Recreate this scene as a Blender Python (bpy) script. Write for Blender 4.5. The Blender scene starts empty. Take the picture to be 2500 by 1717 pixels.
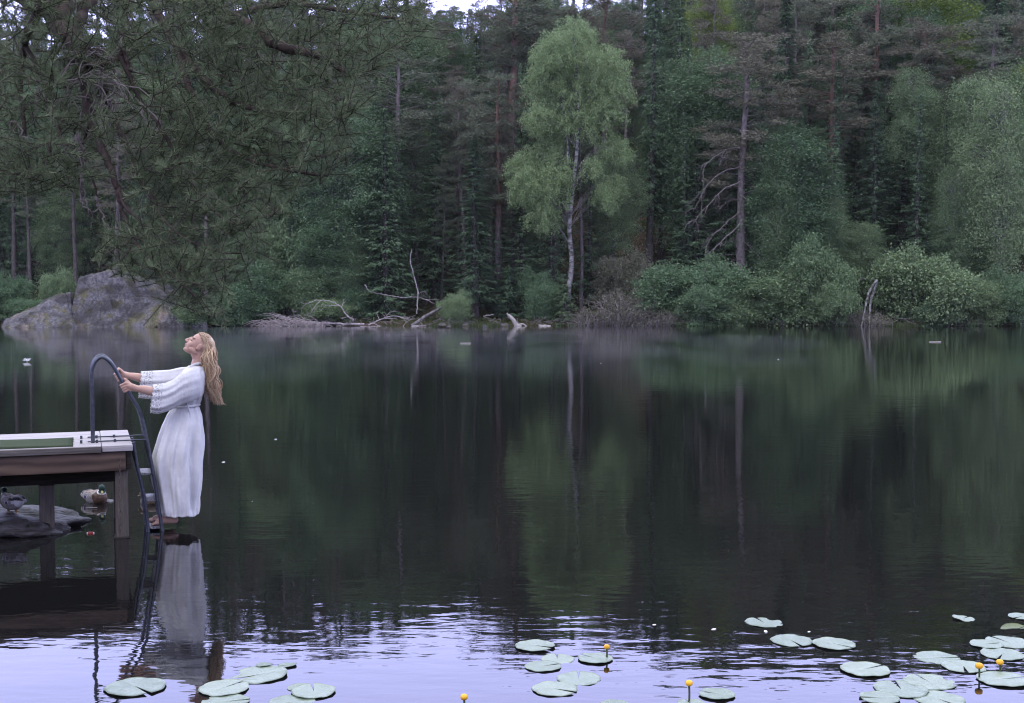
import bpy, math, random
import numpy as np
from mathutils import Vector, Matrix
R = math.radians
rng = np.random.default_rng(7)
random.seed(7)
SC = bpy.context.scene
COL = SC.collection

# ------------------------------------------------------------------ camera measures
F_PX, CAM_H, HORIZON = 2900.0, 1.91, 738.0
PITCH = math.atan((858.5 - HORIZON) / F_PX)

def ray(px, py):
    xc, zc = (px - 1250.0) / F_PX, -(py - 858.5) / F_PX
    return np.array([xc, math.cos(PITCH) + math.sin(PITCH) * zc, -math.sin(PITCH) + math.cos(PITCH) * zc])

def at(px, py, Y):                       # point seen at a pixel, Y metres ahead
    d = ray(px, py); t = Y / d[1]
    return np.array([d[0] * t, Y, CAM_H + d[2] * t])

def on_level(px, py, z=0.0):             # point seen at a pixel on a level plane
    d = ray(px, py); t = (z - CAM_H) / d[2]
    return np.array([d[0] * t, d[1] * t, z])

# ------------------------------------------------------------------ object helpers
def tag(o, label=None, cat=None, group=None, kind=None):
    if label: o['label'] = label
    if cat: o['category'] = cat
    if group: o['group'] = group
    if kind: o['kind'] = kind
    return o

def empty(name, loc=(0, 0, 0), rz=0.0):
    o = bpy.data.objects.new(name, None)
    o.location = loc; o.rotation_euler = (0, 0, rz); o.empty_display_size = .1
    COL.objects.link(o)
    return o

def mesh_of(name, pieces, smooth=True, attr=None):
    """pieces: list of (V (n,3), F (m,k)[, material index])."""
    vs, loops, starts, tot, mi = [], [], [], [], []
    off = 0; ls = 0
    for p in pieces:
        V, F = np.asarray(p[0], float), np.asarray(p[1], int)
        if len(F) == 0: continue
        k = F.shape[1]
        vs.append(V); loops.append((F + off).ravel())
        starts.append(ls + np.arange(len(F)) * k); tot.append(np.full(len(F), k))
        m = p[2] if len(p) > 2 else 0
        mi.append(np.full(len(F), m) if np.isscalar(m) else np.asarray(m))
        off += len(V); ls += F.size
    V = np.concatenate(vs); L = np.concatenate(loops); S = np.concatenate(starts); T = np.concatenate(tot)
    me = bpy.data.meshes.new(name)
    me.vertices.add(len(V)); me.vertices.foreach_set('co', V.astype(np.float32).ravel())
    me.loops.add(len(L)); me.loops.foreach_set('vertex_index', L.astype(np.int32))
    me.polygons.add(len(S)); me.polygons.foreach_set('loop_start', S.astype(np.int32))
    me.polygons.foreach_set('material_index', np.concatenate(mi).astype(np.int32))
    me.update(calc_edges=True); me.validate()
    me.polygons.foreach_set('use_smooth', np.full(len(me.polygons), smooth))
    return me

def obj(name, pieces, mats, parent=None, smooth=True, loc=None, rz=0.0):
    me = pieces if isinstance(pieces, bpy.types.Mesh) else mesh_of(name, pieces, smooth)
    for m in (mats if isinstance(mats, (list, tuple)) else [mats]):
        if m.name not in [x.name for x in me.materials if x]: me.materials.append(m)
    o = bpy.data.objects.new(name, me); COL.objects.link(o)
    if parent: o.parent = parent
    if loc is not None: o.location = loc
    o.rotation_euler = (0, 0, rz)
    return o

def bevel(o, w=.004, seg=2):
    b = o.modifiers.new('edge', 'BEVEL'); b.width = w; b.segments = seg; b.limit_method = 'ANGLE'
    return o

def copy_tree(o, parent=None):
    c = o.copy(); COL.objects.link(c); c.parent = parent
    for ch in o.children: copy_tree(ch, c)
    return c

# ------------------------------------------------------------------ shapes
def unit(v):
    v = np.asarray(v, float); n = np.linalg.norm(v, axis=-1, keepdims=True)
    return v / np.maximum(n, 1e-9)

def spline(P, n):
    P = np.asarray(P, float)
    if len(P) < 3:
        t = np.linspace(0, 1, n)[:, None]; return P[0] * (1 - t) + P[-1] * t
    k = len(P) - 1
    Q = np.vstack([2 * P[0] - P[1], P, 2 * P[-1] - P[-2]])
    out = []
    for u in np.linspace(0, k, n):
        i = min(int(u), k - 1); t = u - i
        a, b, c, d = Q[i], Q[i + 1], Q[i + 2], Q[i + 3]
        out.append(.5 * ((2 * b) + (c - a) * t + (2 * a - 5 * b + 4 * c - d) * t * t + (3 * b - a - 3 * c + d) * t ** 3))
    return np.array(out)

def tube(P, r, k=8, caps=True):
    P = np.asarray(P, float); n = len(P)
    r = np.broadcast_to(np.asarray(r, float), (n,)) if np.ndim(r) else np.full(n, r)
    T = unit(np.gradient(P, axis=0))
    up = np.array([0, 0, 1.0]) if abs(T[0][2]) < .9 else np.array([1.0, 0, 0])
    N = unit(np.cross(T[0], up)); V = np.zeros((n * k, 3)); a = np.arange(k) * 2 * np.pi / k
    for i in range(n):
        N = unit(N - T[i] * np.dot(N, T[i])); B = np.cross(T[i], N)
        V[i * k:(i + 1) * k] = P[i] + r[i] * (np.cos(a)[:, None] * N + np.sin(a)[:, None] * B)
    i, j = np.meshgrid(np.arange(n - 1), np.arange(k), indexing='ij')
    i, j = i.ravel(), j.ravel(); j2 = (j + 1) % k
    F = np.stack([i * k + j, i * k + j2, (i + 1) * k + j2, (i + 1) * k + j], 1)
    if caps:
        V = np.vstack([V, P[0], P[-1]]); c0, c1 = n * k, n * k + 1; jj = np.arange(k); j2 = (jj + 1) % k
        tri = np.vstack([np.stack([np.full(k, c0), j2, jj], 1), np.stack([np.full(k, c1), (n - 1) * k + jj, (n - 1) * k + j2], 1)])
        return [(V, F), (V, tri)]
    return [(V, F)]

def join(ps):
    out = []
    for p in ps: out += p if isinstance(p, list) else [p]
    return out

def box(lo, hi, M=None):
    x0, y0, z0 = lo; x1, y1, z1 = hi
    V = np.array([[x0, y0, z0], [x1, y0, z0], [x1, y1, z0], [x0, y1, z0], [x0, y0, z1], [x1, y0, z1], [x1, y1, z1], [x0, y1, z1]], float)
    F = np.array([[0, 3, 2, 1], [4, 5, 6, 7], [0, 1, 5, 4], [1, 2, 6, 5], [2, 3, 7, 6], [3, 0, 4, 7]])
    if M is not None: V = V @ np.array(M)[:3, :3].T
    return (V, F)

def ball(c, r, nu=16, nv=10, M=None):
    r = np.broadcast_to(np.asarray(r, float), (3,))
    V = [[0, 0, -1]]
    for i in range(1, nv):
        t = -np.pi / 2 + np.pi * i / nv
        for j in range(nu):
            p = 2 * np.pi * j / nu; V.append([math.cos(t) * math.cos(p), math.cos(t) * math.sin(p), math.sin(t)])
    V.append([0, 0, 1]); V = np.array(V) * r
    if M is not None: V = V @ np.asarray(M, float).T
    V = V + np.asarray(c, float)
    q, t = [], []
    for j in range(nu):
        j2 = (j + 1) % nu
        t.append([0, 1 + j2, 1 + j])
        b = 1 + (nv - 2) * nu; t.append([b + j, b + j2, len(V) - 1])
        for i in range(nv - 2):
            a = 1 + i * nu; q.append([a + j, a + j2, a + nu + j2, a + nu + j])
    return [(V, np.array(q)), (V, np.array(t))]

def capsule(P, r, k=12, n=None):
    """closed round-ended tapered tube through the points (for fused bodies)."""
    P = np.asarray(P, float); r = np.asarray(r, float)
    if n is None: n = 6 * (len(P) - 1) + 1
    Q = spline(P, n); rr = np.interp(np.linspace(0, len(P) - 1, n), np.arange(len(P)), r)
    out = tube(Q, rr, k)
    out += ball(Q[0], rr[0] * .995, k, 8) + ball(Q[-1], rr[-1] * .995, k, 8)
    return out

def fused(name, pieces, voxel, smooth=4, post=None):
    """one continuous surface out of overlapping closed pieces."""
    fix = []
    for V, F in [(p[0], p[1]) for p in pieces]: fix.append((V, F))
    me = mesh_of(name + '_raw', fix)
    o = bpy.data.objects.new(name + '_raw', me); COL.objects.link(o)
    import bmesh
    bm = bmesh.new(); bm.from_mesh(me); bmesh.ops.remove_doubles(bm, verts=bm.verts, dist=1e-6)
    bmesh.ops.recalc_face_normals(bm, faces=bm.faces); bm.to_mesh(me); bm.free()
    m = o.modifiers.new('v', 'REMESH'); m.mode = 'VOXEL'; m.voxel_size = voxel
    if smooth:
        s = o.modifiers.new('s', 'SMOOTH'); s.factor = .5; s.iterations = smooth
    dg = bpy.context.evaluated_depsgraph_get()
    out = bpy.data.meshes.new_from_object(o.evaluated_get(dg)); out.name = name
    bpy.data.objects.remove(o); bpy.data.meshes.remove(me)
    out.materials.clear()
    out.polygons.foreach_set('use_smooth', np.ones(len(out.polygons), bool))
    return out

def centres(me):
    c = np.zeros(len(me.polygons) * 3, np.float32); me.polygons.foreach_get('center', c); return c.reshape(-1, 3)

def slivers(C, D, length, width, flat=None):
    """thin pointed triangles: base at C, pointing along D."""
    n = len(C); D = unit(D)
    S = rng.normal(size=(n, 3)) if flat is None else np.cross(D, flat) + rng.normal(size=(n, 3)) * .25
    S = unit(S - D * np.sum(S * D, 1, keepdims=True))
    L = np.broadcast_to(length, (n,))[:, None]; Wd = np.broadcast_to(width, (n,))[:, None] * .5
    V = np.stack([C - S * Wd, C + S * Wd, C + D * L], 1).reshape(-1, 3)
    return (V, np.arange(3 * n).reshape(-1, 3))

def leaves(C, D, length, width, flat=None, sp=.5):
    """diamond leaves: stalk at C, along D."""
    n = len(C); D = unit(D)
    S = rng.normal(size=(n, 3)) if flat is None else np.cross(D, flat) + rng.normal(size=(n, 3)) * sp
    S = unit(S - D * np.sum(S * D, 1, keepdims=True))
    L = np.broadcast_to(length, (n,))[:, None]; Wd = np.broadcast_to(width, (n,))[:, None] * .5
    V = np.stack([C, C + D * L * .45 + S * Wd, C + D * L, C + D * L * .45 - S * Wd], 1).reshape(-1, 3)
    return (V, np.arange(4 * n).reshape(-1, 4))

# ------------------------------------------------------------------ materials
def mat(name): 
    m = bpy.data.materials.new(name); m.use_nodes = True
    nt = m.node_tree; return m, nt, nt.nodes['Principled BSDF'], nt.nodes['Material Output']

def ramp(nt, fac, stops):
    r = nt.nodes.new('ShaderNodeValToRGB'); cr = r.color_ramp
    while len(cr.elements) < len(stops): cr.elements.new(.5)
    for e, (p, c) in zip(cr.elements, stops): e.position = p; e.color = (*c, 1)
    nt.links.new(fac, r.inputs[0]); return r.outputs[0]

def noise(nt, scale, detail=4, vec=None, rough=.55, sc=None):
    n = nt.nodes.new('ShaderNodeTexNoise'); n.inputs['Scale'].default_value = scale
    n.inputs['Detail'].default_value = detail; n.inputs['Roughness'].default_value = rough
    if vec is None:
        vec = nt.nodes.new('ShaderNodeTexCoord').outputs['Object']
    if sc is not None:
        mp = nt.nodes.new('ShaderNodeMapping'); mp.inputs['Scale'].default_value = sc
        nt.links.new(vec, mp.inputs[0]); vec = mp.outputs[0]
    nt.links.new(vec, n.inputs['Vector']); return n.outputs['Fac']

def grainy(name, stops, scale, sc=None, rough=.75, spec=.3, bump=.0, bscale=None, detail=6, metal=0.0):
    m, nt, b, o = mat(name)
    f = noise(nt, scale, detail, sc=sc)
    nt.links.new(ramp(nt, f, stops), b.inputs['Base Color'])
    b.inputs['Roughness'].default_value = rough; b.inputs['Specular IOR Level'].default_value = spec
    b.inputs['Metallic'].default_value = metal
    if bump:
        f2 = noise(nt, bscale or scale * 2, 5, sc=sc)
        bp = nt.nodes.new('ShaderNodeBump'); bp.inputs['Distance'].default_value = bump
        nt.links.new(f2, bp.inputs['Height']); nt.links.new(bp.outputs[0], b.inputs['Normal'])
    return m

def leafy(name, stops, trans=.25, vary=.35, rough=.6):
    """leaf or needle: colour varies from leaf to leaf and from plant to plant."""
    m, nt, b, o = mat(name)
    g = nt.nodes.new('ShaderNodeNewGeometry'); oi = nt.nodes.new('ShaderNodeObjectInfo')
    ad = nt.nodes.new('ShaderNodeMath'); ad.operation = 'MULTIPLY_ADD'
    nt.links.new(oi.outputs['Random'], ad.inputs[0]); ad.inputs[1].default_value = vary
    ml = nt.nodes.new('ShaderNodeMath'); ml.operation = 'MULTIPLY'; ml.inputs[1].default_value = 1 - vary
    nt.links.new(g.outputs['Random Per Island'], ml.inputs[0]); nt.links.new(ml.outputs[0], ad.inputs[2])
    c = ramp(nt, ad.outputs[0], stops)
    nt.links.new(c, b.inputs['Base Color'])
    b.inputs['Roughness'].default_value = rough; b.inputs['Specular IOR Level'].default_value = .10
    if trans:
        t = nt.nodes.new('ShaderNodeBsdfTranslucent'); nt.links.new(c, t.inputs['Color'])
        mx = nt.nodes.new('ShaderNodeMixShader'); mx.inputs[0].default_value = trans
        nt.links.new(b.outputs[0], mx.inputs[1]); nt.links.new(t.outputs[0], mx.inputs[2])
        nt.links.new(mx.outputs[0], o.inputs['Surface'])
    return m

# ------------------------------------------------------------------ camera, light, sky
cam = bpy.data.cameras.new('camera'); co = bpy.data.objects.new('camera', cam); COL.objects.link(co)
cam.sensor_width = 36; cam.lens = 36 * F_PX / 2500; cam.clip_start = .1; cam.clip_end = 2000
co.location = (0, 0, CAM_H); co.rotation_euler = (R(90) - PITCH, 0, 0)
SC.camera = co
SC.view_settings.view_transform = 'Standard'; SC.view_settings.look = 'None'
HAZE, MIST = .00008, .0032
SC.view_settings.exposure = .15; SC.view_settings.gamma = 1
SC.cycles.max_bounces = 5; SC.cycles.diffuse_bounces = 2; SC.cycles.glossy_bounces = 3
SC.cycles.transmission_bounces = 2; SC.cycles.transparent_max_bounces = 8; SC.cycles.volume_bounces = 0
SC.cycles.use_denoising = True; SC.cycles.filter_width = 1.1
SC.cycles.sample_clamp_indirect = 4

w = bpy.data.worlds.new('World'); SC.world = w; w.use_nodes = True
nt = w.node_tree; bg = nt.nodes['Background']
SUN_EL, SUN_AZ = R(50), R(205)          # faint veiled light from behind the camera, right
sky = nt.nodes.new('ShaderNodeTexSky'); sky.sky_type = 'NISHITA'; sky.sun_disc = False
sky.sun_elevation = SUN_EL; sky.sun_rotation = SUN_AZ; sky.dust_density = 2.0
# an even lavender cloud deck over the clear sky, brighter towards the horizon where the day is left
tc = nt.nodes.new('ShaderNodeTexCoord'); sx = nt.nodes.new('ShaderNodeSeparateXYZ')
nt.links.new(tc.outputs['Generated'], sx.inputs[0])
cloud = ramp(nt, sx.outputs['Z'], [(0.0, (.92, .96, 1.62)), (.36, (.94, .98, 1.78)), (.52, (.95, 1.0, 1.18)), (1.0, (.96, 1.0, 1.10))])
nz = noise(nt, 2.2, 4, tc.outputs['Generated'], sc=(1, 1, 3))
cm = nt.nodes.new('ShaderNodeMix'); cm.data_type = 'RGBA'; cm.blend_type = 'MULTIPLY'
cm.inputs[0].default_value = .35
nt.links.new(cloud, cm.inputs[6]); nt.links.new(ramp(nt, nz, [(.3, (.8, .8, .85)), (.7, (1, 1, 1))]), cm.inputs[7])
sc_ = nt.nodes.new('ShaderNodeVectorMath'); sc_.operation = 'SCALE'; sc_.inputs['Scale'].default_value = CLOUD = 3.2 / .08
fb = nt.nodes.new('ShaderNodeMix'); fb.data_type = 'RGBA'; fb.blend_type = 'MULTIPLY'; fb.inputs[0].default_value = 1
nt.links.new(cm.outputs[2], fb.inputs[6])                    # the day is left in the north, ahead
nt.links.new(ramp(nt, sx.outputs['Y'], [(.0, (.60, .60, .60)), (.35, (1, 1, 1))]), fb.inputs[7])
nt.links.new(fb.outputs[2], sc_.inputs[0])
mixs = nt.nodes.new('ShaderNodeMix'); mixs.data_type = 'RGBA'; mixs.inputs[0].default_value = .85
nt.links.new(sky.outputs[0], mixs.inputs[6]); nt.links.new(sc_.outputs[0], mixs.inputs[7])
nt.links.new(mixs.outputs[2], bg.inputs['Color']); bg.inputs['Strength'].default_value = .08
sun = bpy.data.lights.new('sun', 'SUN'); sun.energy = 1.2; sun.angle = R(40); sun.color = (1, .95, .97)
so = bpy.data.objects.new('sun', sun); COL.objects.link(so)
# Nishita: rotation 0 = +Y, clockwise from above
dirv = Vector((math.sin(SUN_AZ) * math.cos(SUN_EL), math.cos(SUN_AZ) * math.cos(SUN_EL), math.sin(SUN_EL)))
so.rotation_euler = (-dirv).to_track_quat('-Z', 'Y').to_euler(); so.location = (0, -20, 40)
# ------------------------------------------------------------------ ground and water
def shore_y(x):
    return 96.0 + 1.0 * np.sin(x * .11 + 1) + .5 * np.sin(x * .37) + np.where(x < -20, .6, 0)

def ss(a, b, x):
    t = np.clip((x - a) / (b - a), 0, 1); return t * t * (3 - 2 * t)

def hill(x, s):
    steep = .27 + .26 * ss(-26, -8, x)
    h = .32 * ss(0, 1.2, s) + steep * np.maximum(0, s - 4 - 3 * ss(5, -10, x)) ** 1.0
    return np.minimum(h, 30 + .1 * s)

def ground_z(x, y):
    x = np.asarray(x, float); y = np.asarray(y, float)
    s = y - shore_y(x)
    far = np.where(s > 0, hill(x, s), np.maximum(s * .35, -2))
    dl = (-6.4 - np.maximum(0, y - 9) * .55) - x
    dr = x - (9 + np.maximum(0, y) * .62)
    dn = 1.9 + .5 * np.sin(x * .7) - y
    side = np.maximum(np.maximum(dl, dr), dn)
    near = np.where(side > 0, .4 * ss(0, 1.5, side) + .22 * np.maximum(0, side - 1.5), np.maximum(side * .3, -2))
    near = np.minimum(near, 9)
    z = np.maximum(far, near)
    bump = .10 * np.sin(x * 1.3 + y * .7) * np.sin(y * 1.1 - x * .4) + .05 * np.sin(x * 3.1) * np.sin(y * 2.7)
    return z + bump * np.clip(z, 0, 1)

xs = np.concatenate([np.linspace(-200, -60, 30)[:-1], np.linspace(-60, 60, 300), np.linspace(60, 200, 30)[1:]])
ys = np.concatenate([np.linspace(-70, -4, 14)[:-1], np.linspace(-4, 14, 46)[:-1], np.linspace(14, 90, 30)[:-1], np.linspace(90, 130, 130), np.linspace(130, 210, 40)[1:]])
gx, gy = np.meshgrid(xs, ys); gz = ground_z(gx, gy)
nx, ny = len(xs), len(ys)
idx = np.arange(nx * ny).reshape(ny, nx)
Fq = np.stack([idx[:-1, :-1].ravel(), idx[:-1, 1:].ravel(), idx[1:, 1:].ravel(), idx[1:, :-1].ravel()], 1)
m, nt, b, o = mat('forest_floor')
f1 = noise(nt, .7, 8); f2 = noise(nt, 5, 6)
c1 = ramp(nt, f2, [(.3, (.03, .022, .017)), (.55, (.08, .058, .044)), (.75, (.13, .095, .07))])
c2 = ramp(nt, f2, [(.3, (.014, .018, .008)), (.7, (.045, .05, .02))])
mx = nt.nodes.new('ShaderNodeMix'); mx.data_type = 'RGBA'
nt.links.new(ramp(nt, f1, [(.45, (0, 0, 0)), (.6, (1, 1, 1))]), mx.inputs[0]); nt.links.new(c1, mx.inputs[6]); nt.links.new(c2, mx.inputs[7])
nt.links.new(mx.outputs[2], b.inputs['Base Color']); b.inputs['Roughness'].default_value = .95; b.inputs['Specular IOR Level'].default_value = .1
bp = nt.nodes.new('ShaderNodeBump'); bp.inputs['Distance'].default_value = .15; nt.links.new(f2, bp.inputs['Height']); nt.links.new(bp.outputs[0], b.inputs['Normal'])
GROUND = tag(obj('ground', [(np.stack([gx, gy, gz], -1).reshape(-1, 3), Fq)], m), 'brown needle covered ground rising steeply from the far shore', kind='structure')

m, nt, b, o = mat('dark_lake_water')
b.inputs['Base Color'].default_value = (.006, .006, .006, 1); b.inputs['Roughness'].default_value = .012
b.inputs['IOR'].default_value = 1.40
tcw = nt.nodes.new('ShaderNodeTexCoord')
def wave(scale, sc, amp, detail=2):
    n = noise(nt, scale, detail, tcw.outputs['Object'], .5, sc)
    k = nt.nodes.new('ShaderNodeMath'); k.operation = 'MULTIPLY'; k.inputs[1].default_value = amp
    nt.links.new(n, k.inputs[0]); return k.outputs[0]
def add(a, c, op='ADD'):
    k = nt.nodes.new('ShaderNodeMath'); k.operation = op; nt.links.new(a, k.inputs[0]); nt.links.new(c, k.inputs[1]); return k.outputs[0]
rip = add(wave(1.0, (2.1, 5.2, 1), .0027), add(wave(1.0, (6, 13, 1), .0011), wave(1.0, (.8, 1.5, 1), .0034)))
patch = ramp(nt, noise(nt, .22, 3, tcw.outputs['Object'], .5, (1, .6, 1)), [(.35, (.35, .35, .35)), (.65, (1, 1, 1))])
hgt = add(rip, patch, 'MULTIPLY')
bp = nt.nodes.new('ShaderNodeBump'); bp.inputs['Strength'].default_value = 1; bp.inputs['Distance'].default_value = 1.0
nt.links.new(hgt, bp.inputs['Height']); nt.links.new(bp.outputs[0], b.inputs['Normal'])
WATER_BUMP = bp
V = np.array([[-190, -60, 0], [190, -60, 0], [190, 103, 0], [-190, 103, 0]], float)
tag(obj('water', [(V, np.array([[0, 1, 2, 3]]))], m), 'dark still lake water mirroring the forest', kind='structure')
# ------------------------------------------------------------------ tree makers (each returns wood pieces, leaf pieces)
def wob(P0, P1, n, amp):
    t = np.linspace(0, 1, n)[:, None]
    P = np.asarray(P0) * (1 - t) + np.asarray(P1) * t
    J = np.cumsum(rng.normal(size=(n, 3)), 0) * amp; J -= J[0] * (1 - t) + J[-1] * t
    return P + J

def dead_branch(p0, d, L, r, fork=3):
    out = []; n = 7
    P = [np.asarray(p0, float)]; d = unit(np.asarray(d, float))
    for i in range(n):
        d = unit(d + rng.normal(size=3) * .22 + np.array([0, 0, -.10])); P.append(P[-1] + d * L / n)
    out += tube(P, np.linspace(r, r * .25, n + 1), 5, False)
    for _ in range(fork):
        i = rng.integers(2, n); q = unit(unit(P[i] - P[i - 1]) + rng.normal(size=3) * .7)
        l2 = L * rng.uniform(.2, .45)
        Q = [P[i], P[i] + q * l2 * .5, P[i] + q * l2 * .8 + rng.normal(size=3) * .08 * L - np.array([0, 0, .1 * l2]), P[i] + q * l2 * 1.05 - np.array([0, 0, .25 * l2])]
        out += tube(spline(Q, 6), np.linspace(r * .5, r * .15, 6), 4, False)
    return out

def spruce(h=22, r=2.7, bare=.06, dens=1.0, droop=.5, rag=.25):
    lean = rng.normal(size=2) * .012 * h
    ax = lambda z: np.array([lean[0] * z / h, lean[1] * z / h, z])
    wood = tube([ax(-.6), ax(h * .3), ax(h * .65), ax(h * .995)], [h * .0125, h * .0095, h * .0055, .02], 8)
    C, D, Ls, Fl = [], [], [], []
    z = h * bare
    while z < h * .99:
        t = z / h; n = rng.integers(4, 7)
        for a in rng.uniform(0, 2 * np.pi) + np.arange(n) * 2 * np.pi / n + rng.normal(size=n) * .25:
            prof = (1 - t) ** .82 * (1 - .35 * max(0, .22 - t) / .22)
            L = max(.18, r * prof * rng.uniform(1 - rag * 2, 1 + rag * .7))
            if rng.random() < .06: continue
            out = np.array([math.cos(a), math.sin(a), 0.0]); lat = np.array([-out[1], out[0], 0.0])
            up0 = .45 * t - .05
            m = int((14 + L * 26) * dens)
            s = rng.uniform(.12, 1, m) ** .8
            base = ax(z) + out * (s * L)[:, None] + np.array([0, 0, 1.0]) * (L * (up0 * s - droop * s ** 1.6 + .22 * s ** 4))[:, None]
            side = rng.normal(size=m) * .16 * L * (1.1 - s) + rng.normal(size=m) * .05
            hang = np.abs(rng.normal(size=m)) * .10 * (1 + L * .25)
            c = base + lat * side[:, None] - np.array([0, 0, 1.0]) * hang[:, None]
            d = out * .75 + lat * (np.sign(side) * rng.uniform(.1, .8, m))[:, None] + np.array([0, 0, -1.0]) * rng.uniform(.05, .9, m)[:, None]
            C.append(c); D.append(d); Ls.append(rng.uniform(.16, .40, m) * (.7 + .12 * L))
            wood += tube(ax(z) + out * (np.array([0, .5, .9]) * L)[:, None] + np.array([0, 0, 1.0]) * (L * np.array([0, up0 * .5 - droop * .33, up0 * .9 - droop * .84 + .14]))[:, None], [.012 + .006 * L, .012, .005], 3, False)
        z += rng.uniform(.24, .46) * (1 - .4 * t)
    C = np.vstack(C); D = np.vstack(D); Ls = np.concatenate(Ls)
    return wood, [slivers(C, D, Ls, Ls * rng.uniform(.22, .4, len(Ls)), np.array([0, 0, 1.0]))]

def needle_pad(c, rad, n, flat=.45):
    u = unit(rng.normal(size=(n, 3))); q = u * (rng.random(n) ** .45)[:, None] * rad
    q[:, 2] *= flat
    d = unit(q + np.array([0, 0, .25 * rad]) + rng.normal(size=(n, 3)) * rad * .35)
    return c + q, d

def scots_pine(h=22, bare=.55, r=2.6, limbs=26, dead=14, dens=1.0, kink=.012, padr=.62):
    P = wob([0, 0, -.6], [rng.normal() * .02 * h, rng.normal() * .02 * h, h * .97], 12, h * kink * .25)
    P[0] = [0, 0, -.6]
    wood = tube(P, np.linspace(h * .0135, h * .0035, 12), 9)
    axis = lambda z: np.array([np.interp(z, P[:, 2], P[:, 0]), np.interp(z, P[:, 2], P[:, 1]), z])
    C, D, Ls = [], [], []
    for i in range(limbs):
        t = (i + rng.random()) / limbs; z = h * (bare + (1 - bare) * t)
        prof = (math.sin(math.pi * min(1, .18 + .82 * t)) ** .7) * .85 + .18
        L = r * prof * rng.uniform(.55, 1.15); a = rng.uniform(0, 2 * np.pi) if i % 3 else i * 2.4
        out = np.array([math.cos(a), math.sin(a), 0]); rise = rng.uniform(-.05, .35) + .35 * t
        Q = [axis(z), axis(z) + out * L * .5 + [0, 0, L * rise * .7], axis(z) + out * L + [0, 0, L * rise * .8] + rng.normal(size=3) * .12]
        Q = spline(Q, 7); wood += tube(Q, np.linspace(.05 * (1.2 - t * .7), .015, 7), 5, False)
        for k in range(max(2, int(L * 2.4))):
            s = rng.uniform(.45, 1.02); c = Q[min(6, int(s * 6))] + rng.normal(size=3) * np.array([.38, .38, .16])
            rad = padr * rng.uniform(.6, 1.15); n = int(150 * rad * dens)
            q, d = needle_pad(c, rad, n); C.append(q); D.append(d); Ls.append(rng.uniform(.13, .26, n))
    q, d = needle_pad(axis(h * .96), padr, 160, .8); C.append(q); D.append(d); Ls.append(rng.uniform(.13, .26, 160))
    for i in range(dead):
        z = h * rng.uniform(bare * .35, bare * 1.05); a = rng.uniform(0, 2 * np.pi)
        wood += dead_branch(axis(z), [math.cos(a), math.sin(a), rng.uniform(-.3, .35)], r * rng.uniform(.4, .95), .026)
    C = np.vstack(C); D = np.vstack(D); Ls = np.concatenate(Ls)
    return wood, [slivers(C, D, Ls, Ls * .26)]

def broadleaf(h=14, lobes=None, clear=.2, leaf=.17, n=42000, hang=.25, stems=1, fill=.35, tr=.011, ragged=.10, clump=.42):
    """crown = leafy sprays over the shells of several lobes (cx, cy, cz, rx, ry, rz)."""
    P = wob([0, 0, -.5], [rng.normal() * .02 * h, rng.normal() * .02 * h, h * .9], 10, h * .004)
    P[0] = [0, 0, -.5]
    wood = tube(P, np.linspace(h * tr, h * tr * .22, 10), 9)
    for _ in range(stems - 1):
        a = rng.uniform(0, 2 * np.pi); e = np.array([math.cos(a) * h * .2, math.sin(a) * h * .2, h * .7])
        wood += tube(wob([math.cos(a) * .15, math.sin(a) * .15, -.4], e, 8, h * .006), np.linspace(h * tr * .7, h * tr * .2, 8), 7)
    lobes = np.array(lobes, float); vol = lobes[:, 3] * lobes[:, 4] + lobes[:, 3] * lobes[:, 5]
    C, D = [], []
    for L, share in zip(lobes, vol / vol.sum()):
        c0, rr = L[:3], L[3:]
        nb = max(6, int(n * share / 150))
        u = unit(rng.normal(size=(nb, 3)) + np.array([0, 0, .25])); rad = np.where(rng.random(nb) < fill, rng.uniform(.3, .8, nb), rng.uniform(.78, 1.06 + ragged, nb))
        B = c0 + u * rad[:, None] * rr
        # a limb to some sprays
        for j in rng.choice(nb, min(nb, 14), replace=False):
            z0 = max(h * clear * .8, c0[2] - rr[2] * .9 + .25 * (B[j][2] - c0[2])); z0 = min(z0, h * .85)
            a0 = np.array([np.interp(z0, P[:, 2], P[:, 0]), np.interp(z0, P[:, 2], P[:, 1]), z0])
            mid = a0 * .5 + B[j] * .5 + np.array([0, 0, .12 * np.linalg.norm(B[j] - a0)])
            wood += tube(spline([a0, mid, B[j]], 7), np.linspace(.05 + h * .0012, .010, 7), 4, False)
        per = 150
        q = rng.normal(size=(nb, per, 3)) * clump * .95 * np.array([1, 1, .36]) * rng.uniform(.6, 1.3, (nb, 1, 1))
        q[..., 2] -= np.abs(rng.normal(size=(nb, per))) * hang * 1.4
        C.append((B[:, None] + q).reshape(-1, 3))
        d = u[:, None] * .5 + rng.normal(size=(nb, per, 3)) * np.array([.7, .7, .3]) + np.array([0, 0, -hang * 1.6])
        D.append(d.reshape(-1, 3))
    C = np.vstack(C); D = np.vstack(D); m = len(C)
    ok = C[:, 2] > .15; C, D = C[ok], D[ok]; m = len(C)
    l = leaf * rng.uniform(.6, 1.25, m)
    return wood, [leaves(C, D, l, l * .62, np.array([0, 0, 1.0]), .45)]

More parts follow.
